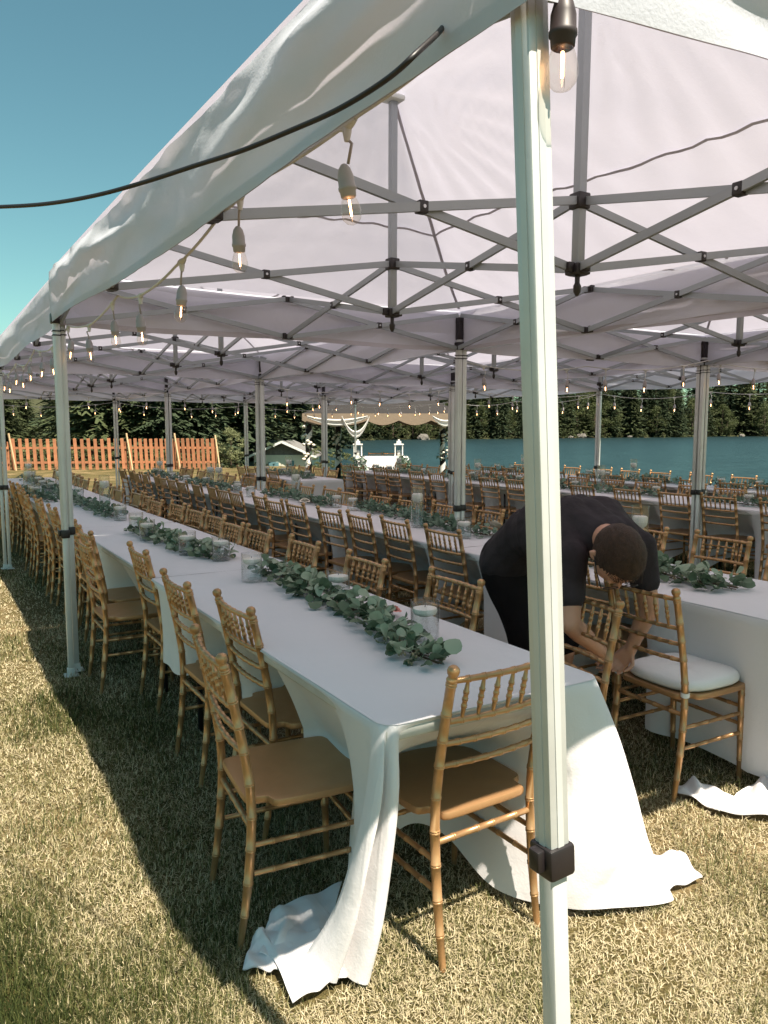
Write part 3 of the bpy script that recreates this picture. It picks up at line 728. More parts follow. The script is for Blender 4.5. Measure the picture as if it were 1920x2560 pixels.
def cloth(x0, y0, wd, ln, label, pushL, pushR, drop=0.42, dropR=0.42, near_end=None, far_end=None, seed=0, dens=0.05, special=None):
    """white cloth: pushL / pushR lists of (y, depth) of the seats shoved under each long side;
    near_end / far_end: None (butted to the next table) or a drop"""
    def rc(x, y):
        if special is None: return (x, y)
        r = 0.05
        for cx, sx in ((r, -1), (wd - r, 1)):
            if (x - cx) * sx > 0 and y < r:
                dx, dy = x - cx, y - r; m = max(abs(dx), abs(dy)); l = math.hypot(dx, dy)
                if l > 1e-6: return (cx + dx * m / l, r + dy * m / l)
        return (x, y)
    mb = MB(); nx, ny = (20 if special else 10), max(8, int(ln / dens)); P = []
    for i in range(nx + 1):
        P.append([(*rc(wd * i / nx, ln * j / ny), TH + 0.003 + 0.0012 * wob(wd * i / nx * 4 + seed, ln * j / ny * 4, 0, 3, 5)) for j in range(ny + 1)])
    mb.grid(P)
    def psh(lst, y, edge=0.0):
        p = 0.025
        for c, d in lst: p = max(p, d * math.exp(-(max(0, abs(y - c) - 0.13) / 0.13) ** 2))
        return p
    def column(b, nr, push, dr, s, corner=0.0):
        K = 16; c = [(b[0] - nr[0] * 0.012, b[1] - nr[1] * 0.012, TH + 0.003), (b[0] - nr[0] * 0.003, b[1] - nr[1] * 0.003, TH + 0.0005)]
        for k in range(K + 1):
            a = 0.006 + (dr - 0.006) * k / K; q = a / max(0.3, dr)
            f = 0.004 + q * (0.020 * math.sin(s * 13 + seed * 3 + 1.5 * math.sin(s * 3.1 + seed)) + 0.022 * wob(s * 2.2 + seed, q, 0, 3, 7)) + corner * q
            c.append(skirt_point(b, nr, push * (1 if a > 0.01 else 0), dr, a, f))
        return c
    # perimeter walked from the far left corner to the near left, near right, far right
    segs = []
    left = [column((0, ln * j / ny), (-1, 0), psh(pushL, ln * j / ny), drop, ln * j / ny) for j in range(ny, -1, -1) if special is None or ln * j / ny > 0.07]
    right = [column((wd, ln * j / ny), (1, 0), psh(pushR, ln * j / ny), dropR, ln * j / ny + 9) for j in range(0, ny + 1) if special is None or ln * j / ny > 0.07]
    def end(y, sgn, dr):
        cols = []; m = 16
        for i in range(m + 1):
            x = wd * i / m; cols.append(column((x, y), (0, sgn), 0.03, dr, x + 4 * sgn + 3))
        return cols
    def arc(cx, cyv, a0, a1, dr, n=7):
        return [column((cx, cyv), (math.cos(a0 + (a1 - a0) * i / n), math.sin(a0 + (a1 - a0) * i / n)), 0.0, dr * (1 + 0.28 * math.sin(math.pi * i / n)), 20 + i * 0.05, 0.10 * math.sin(math.pi * i / n)) for i in range(1, n)]
    if special is not None:
        near = special
    elif near_end: near = arc(0, 0, math.pi, math.pi * 1.5, near_end) + end(0, -1, near_end) + arc(wd, 0, math.pi * 1.5, math.pi * 2, near_end)
    else: near = None
    if near: mb.grid(left + near + right)
    else: mb.grid(left); mb.grid(right)
    if far_end:
        fr = end(ln, 1, far_end); mb.grid(list(reversed(arc(wd, ln, 0, math.pi / 2, far_end))) and (arc(wd, ln, 0, math.pi / 2, far_end) + list(reversed(fr)) + arc(0, ln, math.pi / 2, math.pi, far_end)))
    o = mb.build('tablecloth', M['cloth'], None, (x0, y0, 0)); return o
# ------------------------------------------------------------------ the rows
LEFT, RIGHT = -math.pi / 2, math.pi / 2         # headings: sitters on the left side face +x
def jit(a): return random.uniform(-a, a)
def cam_Y(x, y): return x * SY + y * CY
def in_view(x, y, z=0.5, m=0.62):
    X = x * CY - y * SY; Y = cam_Y(x, y); return Y > 0.6 and abs(X) < 0.5 * Y + m
ROWS = [  # name for labels, x of left edge, width, near end y, tables, left chairs (finial x, y), right chairs
 dict(n='nearest table row', x0=1.03, wd=0.82, y0=1.71, k=5,
      L=[(0.725, 2.27), (0.995, 2.79), (0.935, 3.37), (1.005, 4.35), (0.80, 4.84), (0.895, 5.32)] + [(0.93 + jit(0.05), 6.05 + 0.50 * i + jit(0.05)) for i in range(22)],
      R=[(2.26, 2.18), (2.045, 2.77), (1.965, 3.44), (1.95, 4.16), (1.915, 4.80), (1.90, 5.25)] + [(1.93 + jit(0.04), 5.78 + 0.52 * i + jit(0.05)) for i in range(21)]),
 dict(n='second table row', x0=3.02, wd=0.78, y0=1.72, k=5,
      L=[(2.93, 2.86), (2.95, 4.17), (2.96, 4.79), (2.92, 5.26), (2.86, 5.66), (2.86, 6.33), (2.84, 6.78)] + [(2.88 + jit(0.04), 7.28 + 0.50 * i + jit(0.06)) for i in range(19)],
      R=[(4.22, 2.45), (4.28, 3.00), (4.22, 3.56), (4.02, 4.25), (4.03, 5.00), (4.02, 5.62), (3.98, 6.12), (3.97, 6.66)] + [(3.96 + jit(0.04), 7.25 + 0.52 * i + jit(0.06)) for i in range(19)]),
 dict(n='short row set half way back', x0=5.00, wd=0.78, y0=10.9, k=1,
      L=[(4.90 + jit(0.04), 11.6 + 0.52 * i + jit(0.06)) for i in range(13)], R=[(5.90 + jit(0.04), 11.5 + 0.52 * i + jit(0.06)) for i in range(13)]),
 dict(n='third long row', x0=7.00, wd=0.78, y0=3.3, k=4,
      L=[(6.83 + jit(0.05), 3.6 + 0.62 * i + jit(0.07)) for i in range(24)], R=[(7.98 + jit(0.05), 3.7 + 0.60 * i + jit(0.07)) for i in range(24)]),
 dict(n='lakeside row', x0=8.98, wd=0.78, y0=4.6, k=3,
      L=[(8.80 + jit(0.05), 4.9 + 0.62 * i + jit(0.07)) for i in range(18)], R=[(9.98 + jit(0.05), 4.8 + 0.66 * i + jit(0.07)) for i in range(18)]),
]
TPOS = ['nearest', 'second', 'third', 'fourth', 'fifth', 'sixth']
for r in ROWS:
    for sd_ in 'LR': r[sd_] = [c for c in r[sd_] if c[1] < r['y0'] + r['k'] * TL8 - 0.15]
POLES = [(W0 + PW * i, U0 + PU * j) for i in range(4) for j in range(5)]
TABLES = []
def near_end_special():
    "the long end of the nearest cloth: gathered corner tail, chair shoved in, wide flared corner panel"
    wd = 0.82
    ctl = [  # (q, [points at the five levels from table edge to hem]) local to the table corner
     (0.000, [(0.00, 0.06, TH), (-0.03, 0.05, 0.58), (-0.06, 0.07, 0.40), (-0.10, 0.12, 0.20), (-0.155, 0.20, 0.035)]),
     (0.020, [(0.003, 0.036, TH), (-0.035, 0.005, 0.58), (-0.07, 0.02, 0.40), (-0.11, 0.06, 0.20), (-0.160, 0.13, 0.030)]),
     (0.045, [(0.010, 0.021, TH), (-0.020, -0.020, 0.58), (-0.055, -0.010, 0.40), (-0.085, 0.02, 0.20), (-0.120, 0.06, 0.030)]),
     (0.065, [(0.016, 0.014, TH), (-0.004, 0.020, 0.58), (-0.035, 0.045, 0.40), (-0.065, 0.08, 0.20), (-0.100, 0.12, 0.035)]),
     (0.090, [(0.026, 0.007, TH), (0.010, -0.024, 0.58), (-0.010, -0.015, 0.40), (-0.035, 0.00, 0.20), (-0.070, 0.03, 0.030)]),
     (0.115, [(0.040, 0.002, TH), (0.040, -0.010, 0.58), (0.030, 0.010, 0.40), (0.010, 0.03, 0.20), (-0.020, 0.05, 0.030)]),
     (0.140, [(0.06, 0.00, TH), (0.065, 0.08, 0.58), (0.070, 0.22, 0.42), (0.070, 0.28, 0.28), (0.05, 0.30, 0.14)]),
     (0.180, [(0.11, 0.00, TH), (0.115, 0.14, 0.60), (0.120, 0.36, 0.462), (0.125, 0.42, 0.30), (0.12, 0.42, 0.15)]),
     (0.300, [(0.22, 0.00, TH), (0.22, 0.16, 0.61), (0.23, 0.43, 0.468), (0.23, 0.47, 0.30), (0.23, 0.46, 0.11)]),
     (0.480, [(0.40, 0.00, TH), (0.40, 0.16, 0.61), (0.40, 0.43, 0.468), (0.40, 0.47, 0.32), (0.40, 0.48, 0.16)]),
     (0.600, [(0.52, 0.00, TH), (0.53, 0.14, 0.60), (0.56, 0.36, 0.462), (0.55, 0.40, 0.28), (0.50, 0.40, 0.12)]),
     (0.690, [(0.60, 0.00, TH), (0.605, 0.05, 0.58), (0.60, 0.14, 0.40), (0.56, 0.17, 0.20), (0.53, 0.17, 0.04)]),
     (0.780, [(0.67, 0.00, TH), (0.675, -0.005, 0.58), (0.68, 0.00, 0.40), (0.67, -0.01, 0.20), (0.66, -0.02, 0.035)]),
     (0.880, [(0.74, 0.00, TH), (0.765, -0.035, 0.58), (0.80, -0.06, 0.40), (0.81, -0.09, 0.20), (0.81, -0.115, 0.035)]),
     (0.960, [(0.803, 0.013, TH), (0.855, -0.04, 0.58), (0.905, -0.07, 0.40), (0.945, -0.115, 0.20), (1.000, -0.170, 0.030)]),
     (0.985, [(0.814, 0.030, TH), (0.875, 0.00, 0.58), (0.93, -0.02, 0.40), (0.972, -0.06, 0.20), (1.005, -0.09, 0.030)]),
     (1.000, [(0.82, 0.06, TH), (0.87, 0.07, 0.58), (0.92, 0.07, 0.40), (0.955, 0.06, 0.20), (0.985, 0.06, 0.030)]),
    ]
    qs = np.array([c[0] for c in ctl]); A = np.array([c[1] for c in ctl])      # (m, 5, 3)
    lv = np.array([0, 0.27, 0.52, 0.77, 1.0])
    def cat(xk, Y, x):
        i = int(np.clip(np.searchsorted(xk, x) - 1, 0, len(xk) - 2)); t = (x - xk[i]) / (xk[i + 1] - xk[i])
        y0, y1 = Y[i], Y[i + 1]
        m0 = (Y[i + 1] - Y[i - 1]) / (xk[i + 1] - xk[i - 1]) if i > 0 else (y1 - y0) / (xk[i + 1] - xk[i])
        m1 = (Y[i + 2] - Y[i]) / (xk[i + 2] - xk[i]) if i < len(xk) - 2 else (y1 - y0) / (xk[i + 1] - xk[i])
        h = xk[i + 1] - xk[i]; t2, t3 = t * t, t ** 3
        return (2 * t3 - 3 * t2 + 1) * y0 + (t3 - 2 * t2 + t) * h * m0 + (-2 * t3 + 3 * t2) * y1 + (t3 - t2) * h * m1
    cols = []
    qq = np.concatenate([np.linspace(0, 0.14, 29), np.linspace(0.15, 0.69, 34), np.linspace(0.70, 1.0, 44)])
    for q in qq:
        L5 = np.array([cat(qs, A[:, k], q) for k in range(5)]); top = L5[0]
        inward = np.array([0.41, 1.0]) - top[:2]; inward /= np.linalg.norm(inward)
        pts = [(top[0] + inward[0] * 0.010, top[1] + inward[1] * 0.010, TH + 0.003), (top[0] + inward[0] * 0.003, top[1] + inward[1] * 0.003, TH + 0.0005)]
        for k in range(17):
            t = k / 16; p = cat(lv, L5, max(t, 0.008))
            if q > 0.68:      # pressing folds and creases of the flared panel
                e = min(1, (q - 0.68) * 12) * (1 - 0.92 * float(sst(0.86, 0.955, q))) * min(1, (1 - t) * 4 + 0.2) * t
                s = 0.030 * math.sin(19 * q + 6 * t) + 0.030 * max(0, wob(q * 9, t * 6, 0, 2.2, 12)) - 0.026 * abs(math.sin(5.5 * (q * 1.9 + t))) ** 6 - 0.022 * abs(math.sin(4.2 * (q * 2.2 - t * 1.4) + 0.6)) ** 8
                p = p + np.array([0.3, -1, 0]) * s * e
            p[2] = max(p[2], 0.010); pts.append(tuple(p))
        cols.append(pts)
    return cols
for r in ROWS:
    ri = ROWS.index(r)
    for i in range(r['k']):
        y0 = r['y0'] + i * TL8; ln = TL8 - 0.006; x0 = r['x0'] + (0.012 if i % 2 else 0) * (1 if i else 0)
        pl = [(fy - y0, max(0.02, fx + 0.085 + 0.41 - x0)) for fx, fy in r['L'] if y0 - 0.4 < fy < y0 + ln + 0.4]
        pr = [(fy - y0, max(0.02, x0 + r['wd'] - (fx - 0.085 - 0.41))) for fx, fy in r['R'] if y0 - 0.4 < fy < y0 + ln + 0.4]
        if ri == 1 and i == 0: pl.append((2.20 - y0, 0.05))
        pos = TPOS[i] + ' table of the ' + r['n']
        table(x0, y0, r['wd'], ln, 'folding table under white cloth, ' + pos)
        last = i == r['k'] - 1
        c = cloth(x0, y0, r['wd'], ln, '', pl, pr, 0.42 if ri == 0 else 0.70, 0.42 if ri == 0 else 0.66, None if i else (0.74 if ri else None), 0.6 if last else None, ri * 7 + i, 0.04 if ri < 2 and i < 2 else 0.08, near_end_special() if (ri == 0 and i == 0) else None)
        tag(c, 'white cloth on the ' + pos, 'tablecloth', 'white tablecloths'); TABLES.append((ri, i, x0, y0, r['wd'], ln, c))
    for side in 'LR':
        for i, (fx, fy) in enumerate(r[side]):
            s = 1 if side == 'L' else -1; x = fx + s * 0.085
            if not in_view(x, fy): continue
            rz = (LEFT if side == 'L' else RIGHT) + (jit(0.05) if cam_Y(x, fy) > 5 else 0)
            if (ri, side, i) == (0, 'L', 0): rz = LEFT - 0.10
            if (ri, side, i) == (0, 'R', 0): rz = RIGHT - 0.12
            chair(x, fy, rz, 'gold chair, %s from the near end, %s of the %s' % (ordinal(i), 'left' if side == 'L' else 'right', r['n']),
                  'gold chairs along the tables', cam_Y(x, fy) < 8.0)
chair(1.400, 1.742, 0.03, 'gold chair at the near end of the closest table, its back towards us', 'gold chairs along the tables', True)
mc = chair(2.685, 2.205, LEFT - 0.04, 'gold chair with a white seat cushion that the man is bending over', 'gold chairs along the tables', True)

# cloth lying on the grass: a tail at each near corner of the first table and one by the second row
def lying(key, z, amp, seed, n=34, m=34, ang=0.6):
    "rumpled sheet between four corners on the lawn: soft ridges, edges sinking to the grass"
    a, b, c, d = [at_z(*p, 0.0) for p in LYING[key]]; P = []
    for i in range(n + 1):
        row = []
        for j in range(m + 1):
            s, t = i / n, j / m; p = a * (1 - s) * (1 - t) + b * s * (1 - t) + c * s * t + d * (1 - s) * t
            e = min(1.0, 7 * min(s, 1 - s, t, 1 - t)); e = e * e * (3 - 2 * e)
            w = math.cos(ang) * s + math.sin(ang) * t; v = -math.sin(ang) * s + math.cos(ang) * t
            ridge = max(0, math.sin(7 * w + 1.2 * math.sin(3 * v + seed) + seed)) ** 3
            zz = 0.022 + (z - 0.022) * (0.55 + 0.45 * e) + amp * e * (ridge + 0.35 * wob(s * 3 + seed, t * 3, 0, 2.0, 14)) + 0.006 * math.sin(11 * s + 9 * t + seed)
            sh = 0.010 * wob(s * 2.5, t * 2.5, seed, 2, 3)
            row.append((p.x + sh, p.y - sh * 0.7, max(0.018, zz)))
        P.append(row)
    return P
c0 = TABLES[0][6]; off = Vector((TABLES[0][2], TABLES[0][3], 0))
def child_patch(P, parent, off):
    "two skins with a turned hem between them"
    mb = MB(); T = [[(p[0] - off.x, p[1] - off.y, p[2]) for p in r] for r in P]; mb.grid(T)
    n, m = len(T) - 1, len(T[0]) - 1; rim = [T[i][0] for i in range(n + 1)] + [T[n][j] for j in range(1, m + 1)] + [T[i][m] for i in range(n - 1, -1, -1)] + [T[0][j] for j in range(m - 1, -1, -1)]
    mb.grid([[p, (p[0], p[1], p[2] - 0.004)] for p in rim])
    return mb.build('trailing_corner', M['cloth'], parent)
child_patch(lying('back', 0.034, 0.022, 1.0, ang=0.3), c0, off); child_patch(lying('left', 0.028, 0.016, 4.0, ang=1.2), c0, off)
child_patch(lying('front', 0.044, 0.012, 2.6, ang=0.9), c0, off); child_patch(lying('right', 0.034, 0.008, 7.0, ang=0.2), c0, off)
i1 = [t for t in TABLES if t[0] == 1 and t[1] == 0][0]; off1 = Vector((i1[2], i1[3], 0))
child_patch(lying('second', 0.034, 0.022, 5.0, ang=1.1), i1[6], off1); child_patch(lying('third', 0.042, 0.030, 8.0, ang=1.0), i1[6], off1)

# the white cushion on the man's chair
def cushion_mesh():
    mb = MB(); n = 40; prof = [(0.86, -0.004), (0.97, 0.0), (1.02, 0.010), (1.03, 0.022), (1.0, 0.036), (0.92, 0.046), (0.7, 0.051), (0.35, 0.053), (0.02, 0.053)]
    vs = []; fs = []
    for k, z in prof:
        for i in range(n):
            a = 2 * math.pi * i / n; ca, sa = math.cos(a), math.sin(a); e = 0.62
            x = 0.200 * math.copysign(abs(ca) ** e, ca); y = 0.200 * math.copysign(abs(sa) ** e, sa)
            vs.append((x * k, 0.205 + y * k, z + 0.004 * wob(x * 9, y * 9, 0, 3, 8) * (z > 0.03)))
    for i in range(len(prof) - 1):
        for k in range(n): k2 = (k + 1) % n; fs.append((i * n + k, i * n + k2, (i + 1) * n + k2, (i + 1) * n + k))
    fs.append(tuple(range(n - 1, -1, -1))); fs.append(tuple((len(prof) - 1) * n + k for k in range(n)))
    return mb.add(vs, fs)
cu = empty('seat_cushion', (2.685, 2.205, SEAT_Z + 0.004), LEFT - 0.04); tag(cu, 'white seat cushion tied onto the chair by the man', 'cushion')
cushion_mesh().build('pad', M['cushion'], cu)
for s in (-1, 1):
    tie = [(0.0185 * math.cos(a) + s * PX, 0.0185 * math.sin(a), 0.004 + 0.002 * math.sin(2 * a)) for a in np.linspace(0, 2 * math.pi, 16)]
    mb = MB(); P = [[(p[0], p[1], p[2] - 0.010), (p[0] * 1.0, p[1], p[2] + 0.010)] for p in tie]; mb.grid(P); mb.build('tie', M['cushion'], cu)

# ------------------------------------------------------------------ candle jars
def jar_meshes(h, r):
    g = MB(); g.lathe([(r * 0.97, 0.0), (r, 0.003), (r, h), (r * 0.965, h), (r * 0.965, 0.012), (0.001, 0.012)], 28)
    w = MB(); w.lathe([(r * 0.93, 0.014), (r * 0.93, h * 0.70), (0.001, h * 0.70)], 24)
    c = MB(); c.lathe([(r * 0.45, h * 0.60), (r * 0.80, h * 0.66), (r * 0.86, h * 0.74), (r * 0.84, h * 0.80), (r * 0.70, h * 0.815), (0.004, h * 0.82)], 24)
    k = MB(); k.tube([(0, 0, h * 0.81), (0.001, 0, h * 0.81 + 0.012)], 0.0015, 6)
    return g.mesh('glass', M['jar'], True, 40), w.mesh('water', M['water'], True, 40), c.mesh('candle', M['candle'], True, 60), k.mesh('wick', M['black'])
JAR_S, JAR_T = jar_meshes(0.150, 0.055), jar_meshes(0.34, 0.052)
njar = {}
def jar(x, y, tall, where):
    key = (tall, where); njar[key] = njar.get(key, -1) + 1
    o = empty('candle_jar', (x, y, TH + 0.005)); ms = JAR_T if tall else JAR_S
    for nm, me in zip(('glass', 'water', 'candle', 'wick'), ms): inst(nm, me, o)
    tag(o, '%s candle jar, %s from the near end of the %s' % ('tall' if tall else 'short', ordinal(njar[key]), where), 'candle jar', 'glass candle jars on the tables')
    return o
n0, n1 = ROWS[0]['n'], ROWS[1]['n']
for p, tall in (((1062, 1600), 0), ((846, 1505), 0), ((630, 1455), 0), ((553, 1403), 0), ((469, 1388), 0), ((369, 1352), 0), ((341, 1330), 0), ((301, 1302), 0), ((263, 1272), 1), ((66, 1243), 0), ((88, 1245), 0), ((24, 1238), 1)):
    v = at_z(*p, TH); jar(min(max(v.x, 1.12), 1.76), v.y, tall, n0)
for p, tall in (((1622, 1402), 1), ((1160, 1347), 0), ((1043, 1320), 1), ((882, 1277), 0), ((842, 1270), 0), ((745, 1247), 1), ((627, 1243), 0), ((594, 1234), 0), ((527, 1219), 1)):
    v = at_z(*p, TH); jar(min(max(v.x, 3.12), 3.70), v.y, tall, n1)
JARS_FAR = []
for ri, i, x0, y0, wd, ln, c in TABLES:
    if ri < 2 and y0 < 9: continue
    for q, (f, tall) in enumerate(((0.2, 0), (0.5, 1), (0.62, 0), (0.85, 0))):
        x, y = x0 + wd * (0.5 + jit(0.12)), y0 + ln * f + jit(0.1)
        if in_view(x, y, 0, 0.1): jar(x, y, tall, ROWS[ri]['n'])

# ------------------------------------------------------------------ eucalyptus garlands and roses
def leaf_mesh(k, n=12):
    mb = MB(); vs = [(0, 0.012, 0.002)]; fold = (0.10, 0.22, 0.02, 0.30)[k % 4]; el = (1.0, 0.86, 1.08, 0.78)[k % 4]
    for i in range(n):
        a = 2 * math.pi * i / n; x = 0.0235 * math.sin(a) * el; y = 0.026 * (1 - math.cos(a)) * (1 + 0.06 * math.sin(3 * a + k))
        vs.append((x, y, fold * abs(x) + 0.006 * math.sin(2 * a + k) - 2.2 * (y - 0.026) ** 2))
    vs[0] = (0, 0.026, 0.0)
    fs = [(0, 1 + i, 1 + (i + 1) % n) for i in range(n)]; mb.add(vs, fs)
    mb.tube([(0, 0.004, 0), (0, -0.012, -0.003)], 0.0012, 4)
    return mb
LEAF = [leaf_mesh(k).mesh('leaf', M['leaf']) for k in range(4)] + [leaf_mesh(k).mesh('leaf', M['leafd']) for k in range(2)]
def leaf_spots(path, dens, spread, sc):
    "positions, axes and sizes of leaves round a path on the table"
    pts = [Vector(p) for p in path]; segs = [(pts[i], pts[i + 1]) for i in range(len(pts) - 1)]; out = []
    for a, b in segs:
        d = b - a; L = d.length; n = max(1, int(L * dens)); t = d.normalized(); sd = Vector((-t.y, t.x, 0))
        for k in range(n):
            p = a + d * random.random(); r = random.gauss(0, 0.55); h = abs(random.gauss(0, 1))
            lat = max(-1.3, min(1.3, r)) * spread; up = min(0.085, 0.012 + 0.050 * h * max(0.25, 1 - abs(lat) / (spread * 1.6)))
            pos = p + sd * lat + Vector((0, 0, TH + 0.006 + up))
            out_d = (sd * (lat / spread + jit(0.7)) + t * jit(0.9) + Vector((0, 0, random.uniform(-0.25, 0.75)))).normalized()
            nrm = (Vector((jit(0.8), jit(0.8), 1.0)) + out_d * 0.2); nrm = (nrm - out_d * nrm.dot(out_d)).normalized()
            out.append((pos, out_d, nrm, sc * random.uniform(0.50, 1.22)))
    return out
def leaf_matrix(pos, yv, zv, s):
    xv = yv.cross(zv).normalized(); m = Matrix((xv, yv, zv)).transposed().to_4x4(); m.translation = pos
    return m @ Matrix.Diagonal((s, s, s, 1))
def garland(path, label, near, dens=95, spread=0.060, sc=1.0):
    path = [Vector((p[0], p[1], 0)) for p in path]
    t = empty('eucalyptus_garland', (0, 0, 0)); tag(t, label, 'garland', 'eucalyptus garlands down the tables')
    mb = MB()
    for s in range(3): mb.tube([(p.x + jit(0.012), p.y + jit(0.012), TH + 0.016 + 0.006 * s) for p in path], 0.0026, 5)
    for a, b in zip(path, path[1:]):
        for k in range(3):
            p = a.lerp(b, random.random()); e = p + Vector((jit(0.07), jit(0.07), 0)); mb.tube([(p.x, p.y, TH + 0.015), (e.x, e.y, TH + 0.03 + random.random() * 0.04)], [0.002, 0.001], 4)
    mb.build('stem', M['stem'], t)
    spots = leaf_spots(path, dens, spread, sc)
    if near:
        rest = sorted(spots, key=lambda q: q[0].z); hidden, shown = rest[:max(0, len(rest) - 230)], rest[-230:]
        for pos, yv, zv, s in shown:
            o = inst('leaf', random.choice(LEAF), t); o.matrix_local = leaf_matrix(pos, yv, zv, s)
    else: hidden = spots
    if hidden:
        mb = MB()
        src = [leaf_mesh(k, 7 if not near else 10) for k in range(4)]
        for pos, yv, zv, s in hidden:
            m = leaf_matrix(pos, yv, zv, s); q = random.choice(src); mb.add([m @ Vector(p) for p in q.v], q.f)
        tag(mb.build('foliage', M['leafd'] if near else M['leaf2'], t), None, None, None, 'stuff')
    # seed pods
    mb = MB(); npod = int(34 * sum((b - a).length for a, b in zip(path, path[1:]))) if near else 0
    for k in range(npod):
        a = random.choice(list(zip(path, path[1:]))); p = a[0].lerp(a[1], random.random()); c = p + Vector((jit(0.06), jit(0.06), TH + 0.014 + random.random() * 0.018))
        for _ in range(5): mb.lathe([(0.001, -0.006), (0.0045, -0.003), (0.0052, 0.001), (0.003, 0.005), (0.001, 0.006)], 6, (c.x + jit(0.011), c.y + jit(0.011), c.z + jit(0.006)))
    if npod: tag(mb.build('seed_pods', M['berry'], t), None, None, None, 'stuff')
    return t
def pxs(L): return [at_z(*p, TH) for p in L]
garland(pxs([(1105, 1672), (1040, 1652), (1000, 1628), (965, 1588), (925, 1555), (880, 1535), (820, 1512), (770, 1490), (728, 1462), (690, 1440), (655, 1436)]), 'eucalyptus garland with a bare twig end, nearest on the closest table', True, 235, 0.068, 1.10)
garland(pxs([(566, 1402), (520, 1396), (470, 1382), (425, 1362), (385, 1345), (345, 1332)]), 'eucalyptus garland with a pink rose, second on the closest table', True, 230, 0.066, 1.05)
garland(pxs([(296, 1300), (268, 1290), (236, 1276), (205, 1266), (180, 1258)]), 'eucalyptus garland just right of the paired left leg', False, 210, 0.07)
garland(pxs([(140, 1256), (110, 1250), (85, 1243), (50, 1232)]), 'eucalyptus garland just left of the paired left leg', False, 180, 0.07)
garland([(3.42, 2.30), (3.38, 2.6), (3.44, 2.9), (3.40, 3.2), (3.36, 3.5), (3.40, 3.62)], 'eucalyptus garland beside the bending man, nearest on the second row', True, 230, 0.085, 1.2)
garland(pxs([(1235, 1345), (1185, 1340), (1120, 1326), (1060, 1312), (1000, 1296), (950, 1286), (905, 1274)]), 'eucalyptus garland round the tall jar on the second row', False, 210, 0.075, 1.1)
garland(pxs([(830, 1270), (790, 1262), (745, 1252), (700, 1243), (660, 1240)]), 'eucalyptus garland with cream roses further back on the second row', False, 200, 0.075)
k = 0
for ri, i, x0, y0, wd, ln, c in TABLES:
    if (ri == 0 and i < 3) or (ri == 1 and i < 3): continue
    x = x0 + wd / 2
    if not in_view(x, y0 + ln / 2, 0, 1.0): continue
    garland([(x + 0.05 * math.sin(3 * q + k), y0 + 0.25 + (ln - 0.5) * q / 6) for q in range(7)], 'eucalyptus garland down the %s table of the %s' % (TPOS[i], ROWS[ri]['n']), False, 110, 0.075, 1.2); k += 1
def rose_mesh(mat):
    mb = MB()
    for ring, (n, r, h, tilt) in enumerate(((3, 0.007, 0.026, 0.15), (5, 0.014, 0.026, 0.45), (6, 0.022, 0.022, 0.85), (7, 0.029, 0.016, 1.2))):
        for k in range(n):
            a0 = 2 * math.pi * (k + 0.4 * ring) / n; P = []
            for i in range(5):
                u = (i / 4 - 0.5) * 1.5 * 2 * math.pi / n; row = []
                for j in range(5):
                    v = j / 4; rr = r * (0.35 + 0.65 * math.sin(v * 1.6)) + 0.010 * tilt * v * v; zz = h * v - 0.010 * tilt * v ** 3 + 0.002 * math.cos(u * 6)
                    row.append((rr * math.cos(a0 + u), rr * math.sin(a0 + u), zz + 0.004))
                P.append(row)
            mb.grid(P)
    return mb.mesh('rose', mat)
RP, RW = rose_mesh(M['rose_pink']), rose_mesh(M['rose_white'])
def rose(p, me, label, s=1.0, dz=0.03):
    v = at_z(*p, TH); o = inst('rose', me, None, (v.x, v.y, TH + dz), (jit(0.5), jit(0.5), jit(3)), (s, s, s)); tag(o, label, 'rose', 'roses tucked into the garlands')
rose((463, 1378), RP, 'pink rose in the second garland of the closest table', 1.0, 0.05)
rose((725, 1440), RW, 'large cream rose behind the nearest garland', 1.5, 0.02)
rose((985, 1545), RP, 'small pale pink rose half hidden in the nearest garland', 0.8, 0.03)
rose((762, 1262), RW, 'cream rose left of centre on the second row', 1.5, 0.03)
rose((820, 1258), RW, 'cream rose before a jar on the second row', 1.4, 0.03)
rose((1236, 1325), RW, 'white rose on the second row next to the man', 1.5, 0.03)
rose((435, 1345), RW, 'white rose lying in the second garland of the closest table', 1.1, 0.035)
# ------------------------------------------------------------------ string lights
def bulb_meshes():
    g = MB(); g.lathe([(0.0120, 0.0), (0.0140, -0.006), (0.0185, -0.018), (0.0218, -0.032), (0.0222, -0.041), (0.0195, -0.053), (0.0125, -0.061), (0.002, -0.065)], 20)
    s = MB(); s.lathe([(0.004, 0.062), (0.007, 0.060), (0.013, 0.052), (0.0175, 0.036), (0.018, 0.016), (0.0195, 0.014), (0.0195, 0.008), (0.0175, 0.006), (0.0165, -0.006), (0.014, -0.008)], 18)
    f = MB(); f.tube([(0, 0, -0.012), (0, 0, -0.046)], 0.0021, 6)
    h = MB(); h.tube([(0, 0, -0.002), (0.0045, 0, -0.012), (0.0045, 0, -0.058)], 0.0005, 4)
    return g.mesh('glass', M['bulb']), s.mesh('socket', M['socket'], True, 50), f.mesh('filament', M['filament']), s.mesh('socket', M['darksocket'], True, 50), h.mesh('wire', M['steel'])
BG, BS, BF, BSD, BW = bulb_meshes()
def connector():
    mb = MB(); mb.tube([(-0.035, 0, 0), (-0.02, 0, -0.002), (0, 0, -0.004), (0.02, 0, -0.002), (0.035, 0, 0)], [0.006, 0.009, 0.012, 0.009, 0.006], 8); mb.tube([(0, 0, 0), (0, 0, -0.018), (0, 0, -0.036)], [0.011, 0.010, 0.006], 8)
    return mb.mesh('connector', M['wcable'], True, 50)
BC = connector()
